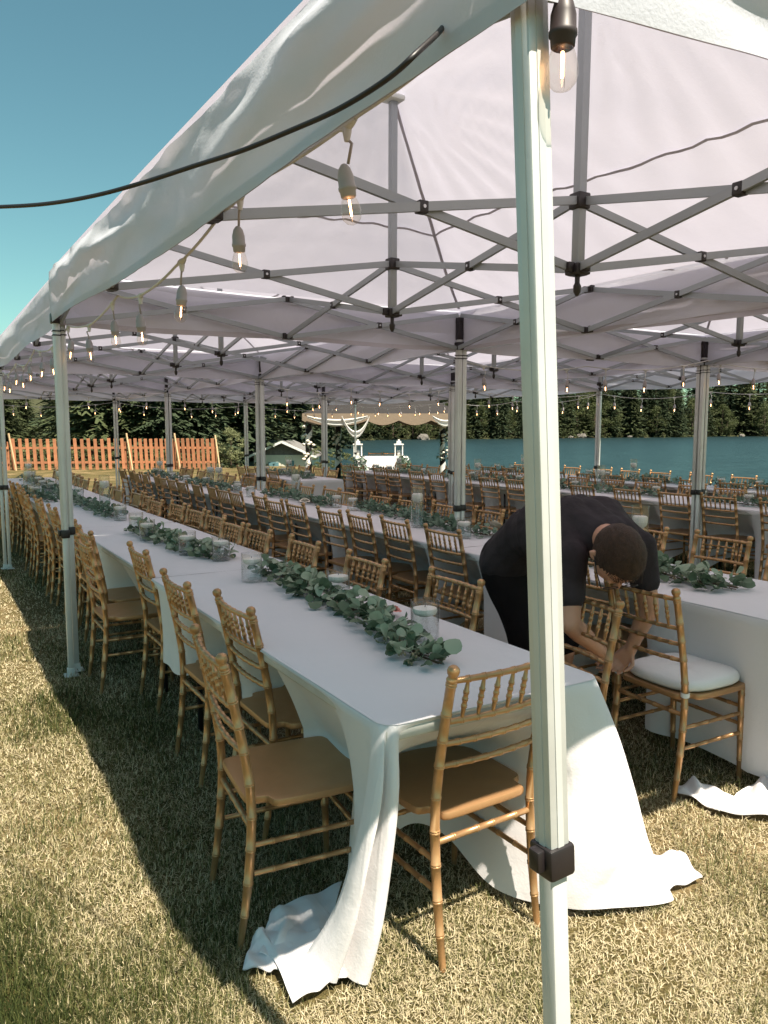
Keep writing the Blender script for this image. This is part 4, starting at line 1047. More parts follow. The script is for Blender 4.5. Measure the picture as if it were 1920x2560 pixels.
def sag_path(anchors, sag, n=10):
    pts = []
    for a, b in zip(anchors, anchors[1:]):
        a, b = Vector(a), Vector(b)
        for i in range(n): t = i / n; p = a.lerp(b, t); p.z -= sag * 4 * t * (1 - t); pts.append(p)
    pts.append(Vector(anchors[-1])); return pts
def string(anchors, sag, spacing, start, label, drop=0.050, r=0.0048, near=False, cable_mat='wcable'):
    pts = sag_path(anchors, sag); root = empty('string_light', tuple(pts[0])); o0 = pts[0].copy()
    mb = MB(); mb.tube([p - o0 for p in pts], r, 6); mb.build('cable', M[cable_mat], root)
    tag(root, label, 'string lights', 'festoon strings under the tents')
    acc = 0.0; nxt = start
    for a, b in zip(pts, pts[1:]):
        L = (b - a).length
        while nxt <= acc + L:
            p = a.lerp(b, (nxt - acc) / L) - o0; nxt += spacing * random.uniform(0.93, 1.07)
            if not in_view((p + o0).x, (p + o0).y, 2, 0.2): continue
            tw = jit(0.10) if near else jit(0.15); d = drop * random.uniform(0.9, 1.2)
            e = p + Vector((jit(0.012), jit(0.012), -d - 0.045))
            b_ = empty('bulb', tuple(e - Vector((0, 0, 0.062))), 0, root); b_.rotation_euler = (jit(0.14), jit(0.14), jit(3))
            inst('glass', BG, b_); inst('socket', BS, b_); inst('filament', BF, b_)
            if near: inst('wire', BW, b_)
            c = MB(); m = (p + e) / 2 + Vector((jit(0.012), jit(0.012), 0.0)); c.tube([p - Vector((0, 0, 0.03)), m, e], 0.0036, 6); c.build('drop_cord', M['socket' if near else 'wcable'], root)
            dd = (b - a).normalized(); inst('connector', BC, root, tuple(p), (0, 0, math.atan2(dd.y, dd.x)))
        acc += L
    return root
xl = W0 + 0.085
ANC = [(0.95, 2.215), (1.45, 2.205), (2.05, 2.215), (2.27, 2.205), (2.75, 2.125), (3.25, 2.10), (3.70, 2.165), (4.35, 2.11), (5.02, 2.175), (5.8, 2.10), (6.56, 2.17), (7.3, 2.10), (8.0, 2.17), (8.7, 2.11), (9.4, 2.18)]
string([(xl + jit(0.01), u_, z_) for u_, z_ in ANC], 0.010, 0.60, 0.555, 'white string of lit bulbs along the left edge, nearest stretch', 0.030, 0.0050, True)
string([(xl, U0 + 2 * PU + 0.1, 2.20), (xl, U0 + 3 * PU, 2.20), (xl, U0 + 4 * PU, 2.18), ], 0.06, 0.60, 0.4, 'white string of bulbs along the left edge, far stretch')
def cross(j, i0, i1, label, z=2.12, sag=0.09): return string([(W0 + PW * i + 0.1, U0 + PU * j - 0.12, z) for i in range(i0, i1 + 1)], sag, 0.52, 0.3, label)
string([(W0 + PW + 0.12, U0 + PU + 0.15, 2.13), (W0 + 1.5 * PW, U0 + PU + 0.10, 2.14), (W0 + 2 * PW - 0.1, U0 + PU - 0.12, 2.24), (W0 + 2 * PW + 1.4, U0 + PU - 0.5, 2.22)], 0.06, 0.46, 0.25, 'white string of bulbs strung from the middle leg to the right hand leg')
string([(W0 + PW + 0.1, U0 + 2 * PU, 2.14), (W0 + 1.5 * PW, U0 + 2 * PU + 0.1, 2.16), (W0 + 2 * PW, U0 + 2 * PU, 2.18), (W0 + 3 * PW, U0 + 2 * PU, 2.16)], 0.10, 0.5, 0.3, 'white string of bulbs across the tents, behind the middle leg')
string([(W0 + PW, U0 + 3 * PU, 2.14), (W0 + 2 * PW, U0 + 3 * PU, 2.16), (W0 + 3 * PW, U0 + 3 * PU, 2.14)], 0.10, 0.5, 0.3, 'white string of bulbs across the tents, third from us')
string([(W0 + 0.2, U0 + 4 * PU, 2.14), (W0 + PW, U0 + 4 * PU, 2.16), (W0 + 2 * PW, U0 + 4 * PU, 2.14), (W0 + 3 * PW, U0 + 4 * PU, 2.16)], 0.12, 0.55, 0.3, 'white string of bulbs across the far end of the tents')
string([(W0 + 3 * PW, 1.5, 2.14), (W0 + 3 * PW, U0 + PU, 2.16), (W0 + 3 * PW, U0 + 1.5 * PU, 2.10), (W0 + 3 * PW, U0 + 2 * PU, 2.16), (W0 + 3 * PW, U0 + 2.5 * PU, 2.10), (W0 + 3 * PW, U0 + 3 * PU, 2.16), (W0 + 3 * PW, U0 + 4 * PU, 2.16)], 0.09, 0.62, 0.2, 'white string of bulbs along the lakeside edge of the tents')
string([(W0 + 0.1, U0 + 3 * PU, 2.16), (W0 + PW * 0.5, U0 + 3 * PU, 2.12), (W0 + PW - 0.1, U0 + 3 * PU, 2.16)], 0.05, 0.48, 0.2, 'white string of bulbs before the picket fence')

# the single bulb by the foreground leg, and its cord over the front edge
bp = at_d(1407, 106, 1.12)
t = empty('hanging_bulb', tuple(bp)); tag(t, 'large looking lit bulb with dark socket hanging beside the foreground leg', 'light bulb')
inst('glass', BG, t, (0, 0, 0)); inst('socket', BSD, t); inst('filament', BF, t); inst('wire', BW, t)
mb = MB(); mb.tube([(0, 0, 0.05), (0.001, 0.0, 0.12), (0.0, 0.01, 0.20), (-0.02, 0.03, 0.26)], 0.0042, 8); mb.build('drop_cord', M['darksocket'], t)
mb = MB(); q = Vector((bp.x - 0.02, bp.y + 0.03, bp.z + 0.26)); a, b = Vector((W0 + 0.09, U0 + 0.06, 2.30)) - bp, Vector((W0 + 1.5, U0 + 0.05, 2.34)) - bp
mb.tube([a, Vector((-0.02, 0.03, 0.26)), b], 0.0048, 6); mb.build('cable', M['wcable'], t)

# black power cord slung from the tent edge out to the left
ctl = [at_d(*p) for p in ((1038, 136, 1.16), (960, 203, 1.20), (844, 274, 1.26), (723, 328, 1.33), (603, 377, 1.40), (482, 416, 1.48), (362, 455, 1.56), (241, 488, 1.65), (120, 509, 1.75), (0, 517, 1.85), (-140, 519, 1.97))]
ctl = [Vector((W0 + 0.14, 1.45, 2.40)), Vector((W0 + 0.10, 1.22, 2.30)), Vector((W0 + 0.03, 1.06, 2.20))] + ctl + [c2w(-1.7, 2.25, 2.13), c2w(-2.1, 2.40, 2.15), c2w(-2.6, 2.6, 2.19), c2w(-3.3, 2.9, 2.25), c2w(-4.4, 3.35, 2.38), c2w(-6.0, 4.0, 2.6)]
pts = []
for i in range(len(ctl) - 1):
    p0, p1, p2, p3 = ctl[max(i - 1, 0)], ctl[i], ctl[i + 1], ctl[min(i + 2, len(ctl) - 1)]
    for k in range(8):
        t_ = k / 8; pts.append(0.5 * ((2 * p1) + (p2 - p0) * t_ + (2 * p0 - 5 * p1 + 4 * p2 - p3) * t_ ** 2 + (3 * p1 - p0 - 3 * p2 + p3) * t_ ** 3))
pts.append(ctl[-1])
mb = MB(); mb.tube(pts, 0.0044, 10); o = mb.build('power_cord', M['black']); tag(o, 'black power cord slung across the sky to the tent edge', 'cord')
# ------------------------------------------------------------------ picket fence
def gz(X, Y): return float(ground_z(X, Y))
f0, f1, f2 = (-15.6, 29.2), (-9.6, 30.2), (-6.55, 30.0)
me_pick = MB().box((0, 0, 0), (0.122, 0.022, 1.20), None, 0.003).mesh('picket', M['fence'], False)
def fence(a, b, label, npk, brace_at):
    a, b = Vector(a), Vector(b); A, B = c2w(a.x, a.y), c2w(b.x, b.y); d = B - A; L = d.length; rz = math.atan2(d.y, d.x)
    t = empty('picket_fence', tuple(A), rz); tag(t, label, 'fence', 'picket fence panels')
    for z in (0.30, 0.86): MB().box((L / 2, 0.032, z), (L, 0.04, 0.085), None, 0.004).build('rail', M['fence'], t, smooth=False)
    for i in range(npk):
        x = (i + 0.5) * L / npk; inst('picket', me_pick, t, (x, jit(0.004), 0.62 + jit(0.02)), (0, jit(0.015) - 0.04, 0))
    for x in (0.03, L - 0.03): MB().box((x, 0.09, 0.55), (0.07, 0.07, 1.1), None, 0.004).build('post', M['fence'], t, smooth=False)
    if brace_at: MB().beam((brace_at - 0.12, -0.06, 1.42), (brace_at + 0.16, -0.30, 0.0), 0.05, 0.05).build('brace', M['wood'], t, smooth=False)
    g_ = gz(a.x, a.y); t.location.z = g_ - 0.02
fence((-17.5, 28.9), (-14.3, 29.4), 'orange stained picket fence panel at the far left', 13, None)
fence((-14.25, 29.45), (-10.05, 30.1), 'orange stained picket fence panel left of the pale brace', 17, 0.10)
fence((-10.0, 30.15), (-8.15, 30.1), 'orange stained picket fence panel between two braces', 9, 0.10)
fence((-8.1, 30.1), (-6.55, 30.0), 'orange stained picket fence end panel by the bush', 8, 0.08)
MB().beam((0, 0, 1.35), (0.22, -0.2, 0.0), 0.05, 0.05).build('brace', M['wood'], [o for o in COL.objects if o.name.startswith('picket_fence')][-1], (1.55, 0, 0), smooth=False)

# ------------------------------------------------------------------ trees
def needle_cloud(P, D, W, L, n):
    pass
def conifer_mesh(seed, mat, whorls=34, per=8, dens=5, droop=0.35, slim=0.20):
    "unit height tree: dense layered boughs of needle sprays; returns crown and trunk meshes"
    r = np.random.default_rng(seed); V = []; F = []
    for w in range(whorls):
        h = 0.04 + 0.95 * (w / whorls) ** 0.92; R0 = slim * (1 - h) ** 0.8 * (1 + 0.25 * r.normal() * 0.7) + 0.012
        for k in range(per):
            az = r.uniform(0, 6.283); Lb = R0 * r.uniform(0.55, 1.15); s = math.sin(az); c = math.cos(az)
            for q in range(dens):
                for rep in range(2):
                    f = (q + r.uniform(0.2, 1.0)) / dens; x, y = c * Lb * f, s * Lb * f; z = h - droop * Lb * f ** 1.3 + 0.10 * Lb * f * f + r.normal() * 0.004
                    a2 = az + r.normal() * 0.7; ln = r.uniform(0.018, 0.036) * (0.7 + 1.2 * (1 - h)); wd = ln * r.uniform(0.30, 0.55)
                    dx, dy = math.cos(a2), math.sin(a2); px, py = -dy, dx; dz = -r.uniform(0.0, 0.5)
                    b = len(V); tilt = r.uniform(-0.5, 0.5)
                    V += [(x - px * wd * 0.4, y - py * wd * 0.4, z - tilt * wd * 0.4), (x + px * wd * 0.4, y + py * wd * 0.4, z + tilt * wd * 0.4),
                          (x + dx * ln + px * wd * 0.25, y + dy * ln + py * wd * 0.25, z + dz * ln + tilt * wd * 0.2), (x + dx * ln - px * wd * 0.25, y + dy * ln - py * wd * 0.25, z + dz * ln - tilt * wd * 0.2)]
                    F.append((b, b + 1, b + 2, b + 3))
    cr = np_mesh('crown', V, F, mat)
    tr = MB(); tr.tube([(0, 0, -0.03), (0.002, 0.001, 0.3), (0, 0.003, 0.65), (0, 0, 0.97)], [0.014, 0.011, 0.006, 0.001], 7)
    for w in range(10):
        h = 0.10 + 0.07 * w; az = w * 2.4; L_ = slim * 0.7 * (1 - h); tr.tube([(0, 0, h), (math.cos(az) * L_, math.sin(az) * L_, h - droop * L_ * 0.7)], [0.003, 0.0008], 4)
    return cr, tr.mesh('trunk', M['bark'])
def broad_mesh(seed, mat, clumps=70, per=42, leaf=0.030, rx=0.30, base=0.12):
    r = np.random.default_rng(seed); V = []; F = []; limbs = MB()
    limbs.tube([(0, 0, -0.03), (0.01, 0, base + 0.1), (0.0, 0.01, 0.55), (0, 0, 0.8)], [0.022, 0.017, 0.010, 0.003], 7)
    for c in range(clumps):
        az = r.uniform(0, 6.283); hz = r.uniform(0, 1); rad = rx * math.sqrt(max(0.05, 1 - (2 * hz - 0.85) ** 2)) * r.uniform(0.35, 1.0)
        cx, cyv, cz = math.cos(az) * rad, math.sin(az) * rad, base + (1 - base) * hz * 0.93
        cr = r.uniform(0.05, 0.10)
        if c % 6 == 0: limbs.tube([(0, 0, max(0.1, cz - 0.18)), (cx * 0.5, cyv * 0.5, cz - 0.06), (cx, cyv, cz)], [0.008, 0.005, 0.001], 5)
        for k in range(per):
            d = r.normal(size=3); d /= np.linalg.norm(d) + 1e-6; p = np.array([cx, cyv, cz]) + d * cr * r.uniform(0.5, 1.05) * np.array([1, 1, 0.72])
            n = d + r.normal(size=3) * 0.6; a = np.cross(n, r.normal(size=3)); a /= np.linalg.norm(a) + 1e-6; b_ = np.cross(n, a); b_ /= np.linalg.norm(b_) + 1e-6
            s = leaf * r.uniform(0.5, 1.0) * 0.5; i = len(V); V += [tuple(p - a * s), tuple(p - b_ * s * 0.6), tuple(p + a * s), tuple(p + b_ * s * 0.6)]; F.append((i, i + 1, i + 2, i + 3))
    return np_mesh('crown', V, F, mat), limbs.mesh('trunk', M['bark'])
CON = [conifer_mesh(1, M['spruce'], 38, 10, 6, 0.35, 0.17), conifer_mesh(2, M['spruce'], 30, 10, 6, 0.5, 0.22), conifer_mesh(3, M['spruce2'], 30, 10, 6, 0.2, 0.24)]
CONL = [conifer_mesh(5, M['spruce2'], 44, 12, 9, 0.25, 0.34), conifer_mesh(6, M['spruce'], 44, 12, 9, 0.45, 0.30)]
BRO = [broad_mesh(11, M['broad'], 90, 46), broad_mesh(12, M['broad'], 80, 46, 0.034, 0.36)]
BUS = [broad_mesh(21, M['bush'], 60, 60, 0.045, 0.48, 0.02), broad_mesh(22, M['weed'], 50, 60, 0.05, 0.55, 0.0)]
def tree(name, ms, X, Y, h, label, group, wd=1.0, cat='tree'):
    p = c2w(X, Y, gz(X, Y) - 0.05); t = empty(name, tuple(p), random.uniform(0, 6.28)); t.scale = (h * wd, h * wd, h)
    inst('crown', ms[0], t); inst('trunk', ms[1], t); tag(t, label, cat, group); return t
FAR = ['dark conifer in the forest across the lake', 'pale green leafy tree in the forest across the lake']
# far shore, front rank then the ranks behind
n = 0
for rank, (dY, step) in enumerate(((3, 0.0125), (12, 0.014), (24, 0.017), (42, 0.02))):
    a = -0.20
    while a < 0.60:
        aa = a + jit(0.010); Y = 205.0
        for _ in range(6): Y = float(shore_far(np.array(aa * Y))) + dY + 0
        Y += jit(4); leafy_t = random.random() < (0.34 if rank == 0 else 0.12)
        h = random.uniform(13, 21) * (1.0 + 1.1 * max(0, aa - 0.2)) * (0.85 if rank == 0 else 1.05 + 0.2 * rank)
        if leafy_t: tree('leafy_tree', random.choice(BRO), aa * Y, Y, h * 0.75, FAR[1], 'leafy trees across the lake', 1.1)
        else: tree('conifer_tree', random.choice(CON), aa * Y, Y, h, FAR[0], 'conifers across the lake', random.uniform(0.85, 1.25))
        a += step * random.uniform(0.7, 1.3); n += 1
# low growth along the far shore
a = -0.12
while a < 0.58:
    Y = 205.0
    for _ in range(6): Y = float(shore_far(np.array(a * Y))) + 0.5
    tree('shore_bush', random.choice(BUS), a * Y, Y, random.uniform(1.6, 3.6), 'low green bush at the foot of the forest across the lake', 'bushes on the far shore', 1.0, 'bush'); a += random.uniform(0.012, 0.028)
# forest behind the picket fence
for rank, (Y0, step) in enumerate(((41, 0.070), (50, 0.062), (62, 0.055), (85, 0.05))):
    a = -0.60
    while a < (-0.185 if rank < 3 else -0.095):
        Y = Y0 + jit(2.5); aa = a + jit(0.015)
        if rank == 0 and random.random() < 0.3: tree('leafy_tree', random.choice(BRO), aa * Y, Y, random.uniform(4, 5.5), 'leafy green tree just behind the picket fence', 'leafy trees behind the fence', 1.2)
        else: tree('conifer_tree', random.choice(CONL), aa * Y, Y, random.uniform(8, 12) * (1 + 0.12 * rank) * (0.50 if aa < -0.40 else 1), 'dark layered evergreen behind the picket fence', 'evergreens behind the fence', random.uniform(0.9, 1.2))
        a += step * random.uniform(0.7, 1.2)
for rank, (Y0, step) in enumerate(((118, 0.026), (150, 0.022))):
    a = -0.20
    while a < -0.055:
        Y = Y0 + jit(4); tree('conifer_tree', random.choice(CONL), a * Y, Y, random.uniform(14, 20), 'layered evergreen above the boathouse roof', 'evergreens above the boathouse', 1.0); a += step * random.uniform(0.7, 1.2)
tree('round_bush', BUS[0], -0.198 * 31.5, 31.5, 1.75, 'pale green rounded bush at the right end of the picket fence', None, 1.05, 'bush')
tree('round_bush', BUS[1], -0.058 * 32, 32, 1.15, 'wispy shrub in front of the boathouse wall', None, 1.3, 'bush')
tree('round_bush', BUS[1], -0.082 * 33, 33, 0.95, 'low shrub left of the flower wrapped post', None, 1.6, 'bush')
for k in range(26):
    X = -17.5 + 0.44 * k + jit(0.1); tree('weed_clump', BUS[1], X, 31.6 + jit(0.6), random.uniform(0.7, 1.15), 'sunlit weeds showing between the fence pickets', 'weeds behind the fence', 1.3, 'bush')

# ------------------------------------------------------------------ boathouse
def shed():
    Y = 47.0; s = Y / FPX; g0 = -1.15; gx = (782 - 960) * 0 ; X0, X1 = (640 - 960) * s, (768 - 960) * s
    cx = (707 - 960) * s; zr = CAM_H - (1105 - 1073) * s; ze = CAM_H - (1137 - 1073) * s
    t = empty('boathouse', tuple(c2w(cx, Y, g0)), -YAW); tag(t, 'small cream boathouse with grey shingle roof by the lake', 'boathouse')
    hw = 1.75; H = ze - g0; RZ = zr - g0; D = 5.6
    wall = MB(); wall.add([(-hw, 0, 0), (hw, 0, 0), (hw, 0, H), (-hw, 0, H), (-hw, D, 0), (hw, D, 0), (hw, D, H), (-hw, D, H)], [(0, 1, 2, 3), (1, 5, 6, 2), (4, 0, 3, 7), (5, 4, 7, 6)]); wall.build('wall', M['siding'], t, smooth=False)
    gb = MB(); gb.add([(-hw, 0.03, H - 0.08), (hw, 0.03, H - 0.08), (0, 0.03, RZ)], [(0, 1, 2)]); gb.add([(-hw, 0.05, H - 0.08), (hw, 0.05, H - 0.08), (0, 0.05, RZ)], [(0, 2, 1)]); gb.build('gable', M['gable'], t, smooth=False)
    for s_ in (-1, 1):
        r = MB(); o = 0.35; k = (RZ - H) / hw
        P = [(0, -0.45, RZ + 0.06), (s_ * (hw + o), -0.45, H - k * o + 0.06), (s_ * (hw + o), D + 0.2, H - k * o + 0.06), (0, D + 0.2, RZ + 0.06)]
        Q = [(p[0], p[1], p[2] - 0.05) for p in P]; r.add(P + Q, [(0, 1, 2, 3), (7, 6, 5, 4), (0, 4, 5, 1), (1, 5, 6, 2), (2, 6, 7, 3)]); rf = r.build('roof', M['shingle'], t, smooth=False)
        MB().beam((0, -0.47, RZ + 0.02), (s_ * (hw + o), -0.47, H - k * o + 0.02), 0.04, 0.13).build('trim_board', M['trim'], t, smooth=False)
    d = MB(); d.box((-0.55, -0.03, 0.36), (0.62, 0.05, 0.70)); d.build('blue_door', M['bluepaint'], t, smooth=False)
    d = MB(); d.box((0.55, -0.03, 0.62), (0.30, 0.05, 0.36)); d.build('window', M['bluepaint'], t, smooth=False)
    # long low wing to the left
    L2 = MB(); wx0, wx1 = -hw - 4.2, -hw - 0.02; L2.box(((wx0 + wx1) / 2, 2.6, (H - 0.15) / 2), (wx1 - wx0, 4.0, H - 0.15)); L2.build('wing_wall', M['bluepaint'], t, smooth=False)
    r = MB(); zt, zb = RZ + 0.10, H - 0.12
    P = [(wx0 - 0.2, 0.1, zb), (wx1 + 1.5, 0.1, zb), (wx1 + 1.5, 2.8, zt), (wx0 - 0.2, 2.8, zt)]; Q = [(p[0], p[1], p[2] - 0.06) for p in P]; r.add(P + Q, [(0, 1, 2, 3), (7, 6, 5, 4), (0, 4, 5, 1), (1, 5, 6, 2), (2, 6, 7, 3), (3, 7, 4, 0)]); r.build('wing_roof', M['shingle'], t, smooth=False)
    for k in range(9):   # courses of shingles
        f = k / 9; z = zb + (zt - zb) * f; y = 0.1 + 2.7 * f; MB().box(((wx0 + wx1) / 2, y + 0.13, z + 0.05 + (zt - zb) / 18), (wx1 - wx0 + 0.2, 0.31, 0.03), Matrix.Rotation(math.atan2(zt - zb, 2.7), 3, 'X')).build('shingle_course', M['shingle'], t, smooth=False)
    v = MB(); v.tube([(-1.5, 2.8, RZ - 0.3), (-1.5, 2.8, RZ + 0.75)], 0.13, 10); v.build('vent_pipe', M['trim'], t)
shed()

# ------------------------------------------------------------------ gazebo with flower wrapped posts, head table and lanterns
GY0, GY1 = 21.5, 25.0
gp = [((772 - 960) / FPX * GY0, GY0), ((846 - 960) / FPX * GY1, GY1), ((1142 - 960) / FPX * GY0, GY0), ((1106 - 960) / FPX * GY1, GY1)]
ga = empty('gazebo', tuple(c2w(0, (GY0 + GY1) / 2, 0)), -YAW); tag(ga, 'beige gazebo with dark roof and scalloped edge by the water', 'gazebo')
gc = Vector((0, (GY0 + GY1) / 2, 0))
x0, x1 = gp[0][0] - 0.15, gp[2][0] + 0.15; ya, yb = GY0 - gc.y - 0.2, GY1 - gc.y + 0.2
def scallop(a, b, n):
    P = []; a, b = Vector(a), Vector(b)
    for i in range(n * 8 + 1):
        t = i / (n * 8); p = a.lerp(b, t); s = abs(math.sin(math.pi * t * n)); P.append([(p.x, p.y, 1.99), (p.x, p.y, 1.90), (p.x, p.y, 1.80 - 0.13 * s)])
    return P
for a, b in (((x0, ya, 0), (x1, ya, 0)), ((x0, yb, 0), (x1, yb, 0)), ((x0, ya, 0), (x0, yb, 0)), ((x1, ya, 0), (x1, yb, 0))): MB().grid(scallop(a, b, 5)).build('scalloped_valance', M['beige'], ga)
top = (0.2, 0, 3.0); MB().add([(x0, ya, 1.99), (x1, ya, 1.99), (x1, yb, 1.99), (x0, yb, 1.99), top], [(0, 1, 4), (1, 2, 4), (2, 3, 4), (3, 0, 4)]).build('roof', M['darkroof'], ga, smooth=False)
PN = ['front left', 'rear left', 'front right', 'rear right']
for i, (X, Y) in enumerate(gp):
    pst = MB().tube([(X, Y - gc.y, 0), (X, Y - gc.y, 1.98)], 0.085, 10).build('post', M['darkroof'], ga)
    w = MB(); P = []
    for k in range(91):   # spiralling white drape
        t = k / 90; a = t * 2 * math.pi * 2.6 + i; rr = 0.100 + 0.012 * math.sin(9 * t); z = 0.15 + 1.75 * t
        P.append([(X + math.cos(a) * rr, Y - gc.y + math.sin(a) * rr, z + h) for h in (-0.11 - 0.02 * math.sin(7 * t), -0.04, 0.04, 0.10)])
    w.grid(P); w.build('drape', M['drape'], pst)
    fl = MB(); lf = MB()
    for zc in (0.75, 1.25, 1.80):
        for k in range(22):
            c = Vector((X + jit(0.17), Y - gc.y - 0.10 + jit(0.10), zc + jit(0.20))); 
            if k % 3: lf.add([c + Vector((jit(.07), jit(.07), jit(.07))) for _ in range(4)], [(0, 1, 2, 3)])
            else: fl.lathe([(0.002, -0.03), (0.045, -0.01), (0.055, 0.02), (0.03, 0.045), (0.002, 0.05)], 7, tuple(c))
    tag(fl.build('blossoms', M['rose_white'], pst), None, None, None, 'stuff'); tag(lf.build('foliage', M['leaf2'], pst, smooth=False), None, None, None, 'stuff')
def swag(a, b, dip, label_part):
    a, b = Vector(a), Vector(b); P = []
    for i in range(25):
        t = i / 24; p = a.lerp(b, t); z = 1.93 - dip * 4 * t * (1 - t); hgt = 0.06 + 0.13 * math.sin(math.pi * t)
        P.append([(p.x, p.y - 0.06 - 0.05 * math.sin(k * 1.9), z - hgt * k / 5) for k in range(6)])
    MB().grid(P).build('swag', M['drape'], ga)
mid = gp[0][0] + (gp[2][0] - gp[0][0]) * 0.40
swag((gp[0][0], ya - 0.02, 0), (mid, ya - 0.02, 0), 0.10, ''); swag((gp[0][0] + 0.95, ya - 0.05, 0), (mid + 0.05, ya - 0.05, 0), 0.42, ''); 
swag((gp[2][0] - 0.7, ya - 0.02, 0), (gp[2][0], ya - 0.02, 0), 0.12, '')
# head table
HX, HY = (955 - 960) / FPX * 20.6, 20.6; o = c2w(HX, HY)
ht = empty('head_table', tuple(o), -YAW); tag(ht, 'small head table under a white cloth by the water', 'table')
hw = 0.72; top_ = MB(); P = []
for (k, z) in ((0.0, 0.82), (0.96, 0.82), (1.0, 0.80), (1.03, 0.55), (1.10, 0.02)):
    P.append([(hw * k * math.copysign(min(1, abs(math.cos(a)) * 1.35), math.cos(a)), 0.40 * k * math.copysign(min(1, abs(math.sin(a)) * 1.35), math.sin(a)) + 0.4, z) for a in np.linspace(0, 2 * math.pi, 49)])
top_.grid(P).build('cloth', M['cloth'], ht)
gl = MB()
for k in range(260):
    s = random.choice((-1, 1)); c = Vector((s * (0.58 + jit(0.16)), -0.02 + jit(0.07), 0.82 - random.random() * 0.40)); gl.add([c + Vector((jit(.06), jit(.06), jit(.06))) for _ in range(4)], [(0, 1, 2, 3)])
tag(gl.build('foliage', M['leaf2'], ht, smooth=False), None, None, None, 'stuff')
def lantern(px, label):
    X = (px - 960) / FPX * 20.9; p = c2w(X, 20.9, 0.82); t = empty('lantern', tuple(p), -YAW); w, h = 0.20, 0.32; tag(t, label, 'lantern', 'white lanterns on the head table')
    for sx in (-1, 1):
        for sy_ in (-1, 1): MB().box((sx * w / 2, sy_ * w / 2, h / 2), (0.025, 0.025, h)).build('corner_post', M['trim'], t, smooth=False)
    MB().box((0, 0, 0.012), (w + 0.05, w + 0.05, 0.025)).build('base', M['trim'], t, smooth=False)
    rf = MB(); rf.box((0, 0, h + 0.012), (w + 0.06, w + 0.06, 0.03)); rf.box((0, 0, h + 0.06), (w * 0.6, w * 0.6, 0.08)); rf.box((0, 0, h + 0.12), (0.05, 0.05, 0.05)); rf.build('top', M['trim'], t, smooth=False)
    for sx in (-1, 1): MB().add([(sx * w / 2, -w / 2, 0.02), (sx * w / 2, w / 2, 0.02), (sx * w / 2, w / 2, h), (sx * w / 2, -w / 2, h)], [(0, 1, 2, 3)]).build('pane', M['jar'], t, smooth=False); MB().add([(-w / 2, sx * w / 2, 0.02), (w / 2, sx * w / 2, 0.02), (w / 2, sx * w / 2, h), (-w / 2, sx * w / 2, h)], [(0, 1, 2, 3)]).build('pane', M['jar'], t, smooth=False)
    MB().lathe([(0.04, 0.02), (0.04, 0.17), (0.002, 0.175)], 12).build('candle', M['candle'], t)
lantern(895, 'white lantern on the left of the head table'); lantern(997, 'white lantern on the right of the head table')
for i, px in enumerate((938, 975)):
    p = c2w((px - 960) / FPX * 21.9, 21.9); chair(p.x, p.y, math.pi - YAW, 'gold chair behind the head table, on the ' + ('left', 'right')[i], 'gold chairs along the tables', False)

# ------------------------------------------------------------------ rocks at the far waterline
def rock(X, Y, s, label, group=None):
    bm = bmesh.new(); bmesh.ops.create_icosphere(bm, subdivisions=3, radius=1.0)
    sd = random.random() * 50
    for v in bm.verts:
        n_ = v.co.normalized(); v.co = Vector((n_.x, n_.y, n_.z * 0.62)) * (1 + 0.22 * wob(n_.x * 2 + sd, n_.y * 2, n_.z * 2, 1.5, 17) + 0.07 * wob(n_.x * 6, n_.y * 6 + sd, n_.z * 6, 1.5, 27))
    me = bpy.data.meshes.new('rock'); bm.to_mesh(me); bm.free(); me.materials.append(M['rock'])
    o = inst('rock', me, None, tuple(c2w(X, Y, LAKE_Z + s * 0.2)), (0, 0, random.random() * 6), (s, s * 0.8, s)); tag(o, label, 'rock', group)
def shoreY(a, d=0):
    Y = 205.0
    for _ in range(6): Y = float(shore_far(np.array(a * Y))) + d
    return Y
Y = shoreY((1058 - 960) / FPX, -3); rock((1058 - 960) / FPX * Y, Y, 1.9, 'large pale boulder at the far waterline behind the head table')
for px in (1425, 1452, 1572, 1850):
    a = (px - 960) / FPX; Y = shoreY(a, -3); rock(a * Y, Y, random.uniform(0.9, 2.0), 'pale rock along the far waterline', 'rocks along the far waterline')
# ------------------------------------------------------------------ the man bending over the chair
PR = c2w(0.72, 3.82, 0.0)
man = empty('person', tuple(PR)); tag(man, 'man in black t-shirt and shorts bending down to tie a chair cushion', 'person')
def P3(X, Y, z): return c2w(X, Y, z) - PR
def capsule(mb, a, b, ra, rb, n=14, flat=None):
    a, b = Vector(a), Vector(b); d = b - a; L = max(d.length, 1e-5); pts = []; rad = []
    t = d / L
    for k in range(6): q = math.pi / 2 * (1 - k / 6); pts.append(a - t * ra * math.sin(q)); rad.append(max(1e-3, ra * math.cos(q)))
    pts.append(a); rad.append(ra); pts.append(b); rad.append(rb)
    for k in range(1, 7): q = math.pi / 2 * k / 6; pts.append(b + t * rb * math.sin(q)); rad.append(max(1e-3, rb * math.cos(q)))
    mb.tube(pts, rad, n)
def chain(mb, pts, n=16):
    for (a, ra), (b, rb) in zip(pts, pts[1:]): capsule(mb, a, b, ra, rb, n)
def ellipsoid(mb, c, ax, n=20):
    "ax: three semi-axis vectors"
    vs = []; fs = []; m = n // 2
    for i in range(m + 1):
        th = math.pi * i / m
        for k in range(n):
            ph = 2 * math.pi * k / n; vs.append(c + ax[0] * math.sin(th) * math.cos(ph) + ax[1] * math.sin(th) * math.sin(ph) + ax[2] * math.cos(th))
    for i in range(m):
        for k in range(n): k2 = (k + 1) % n; fs.append((i * n + k, i * n + k2, (i + 1) * n + k2, (i + 1) * n + k))
    mb.add(vs, fs)
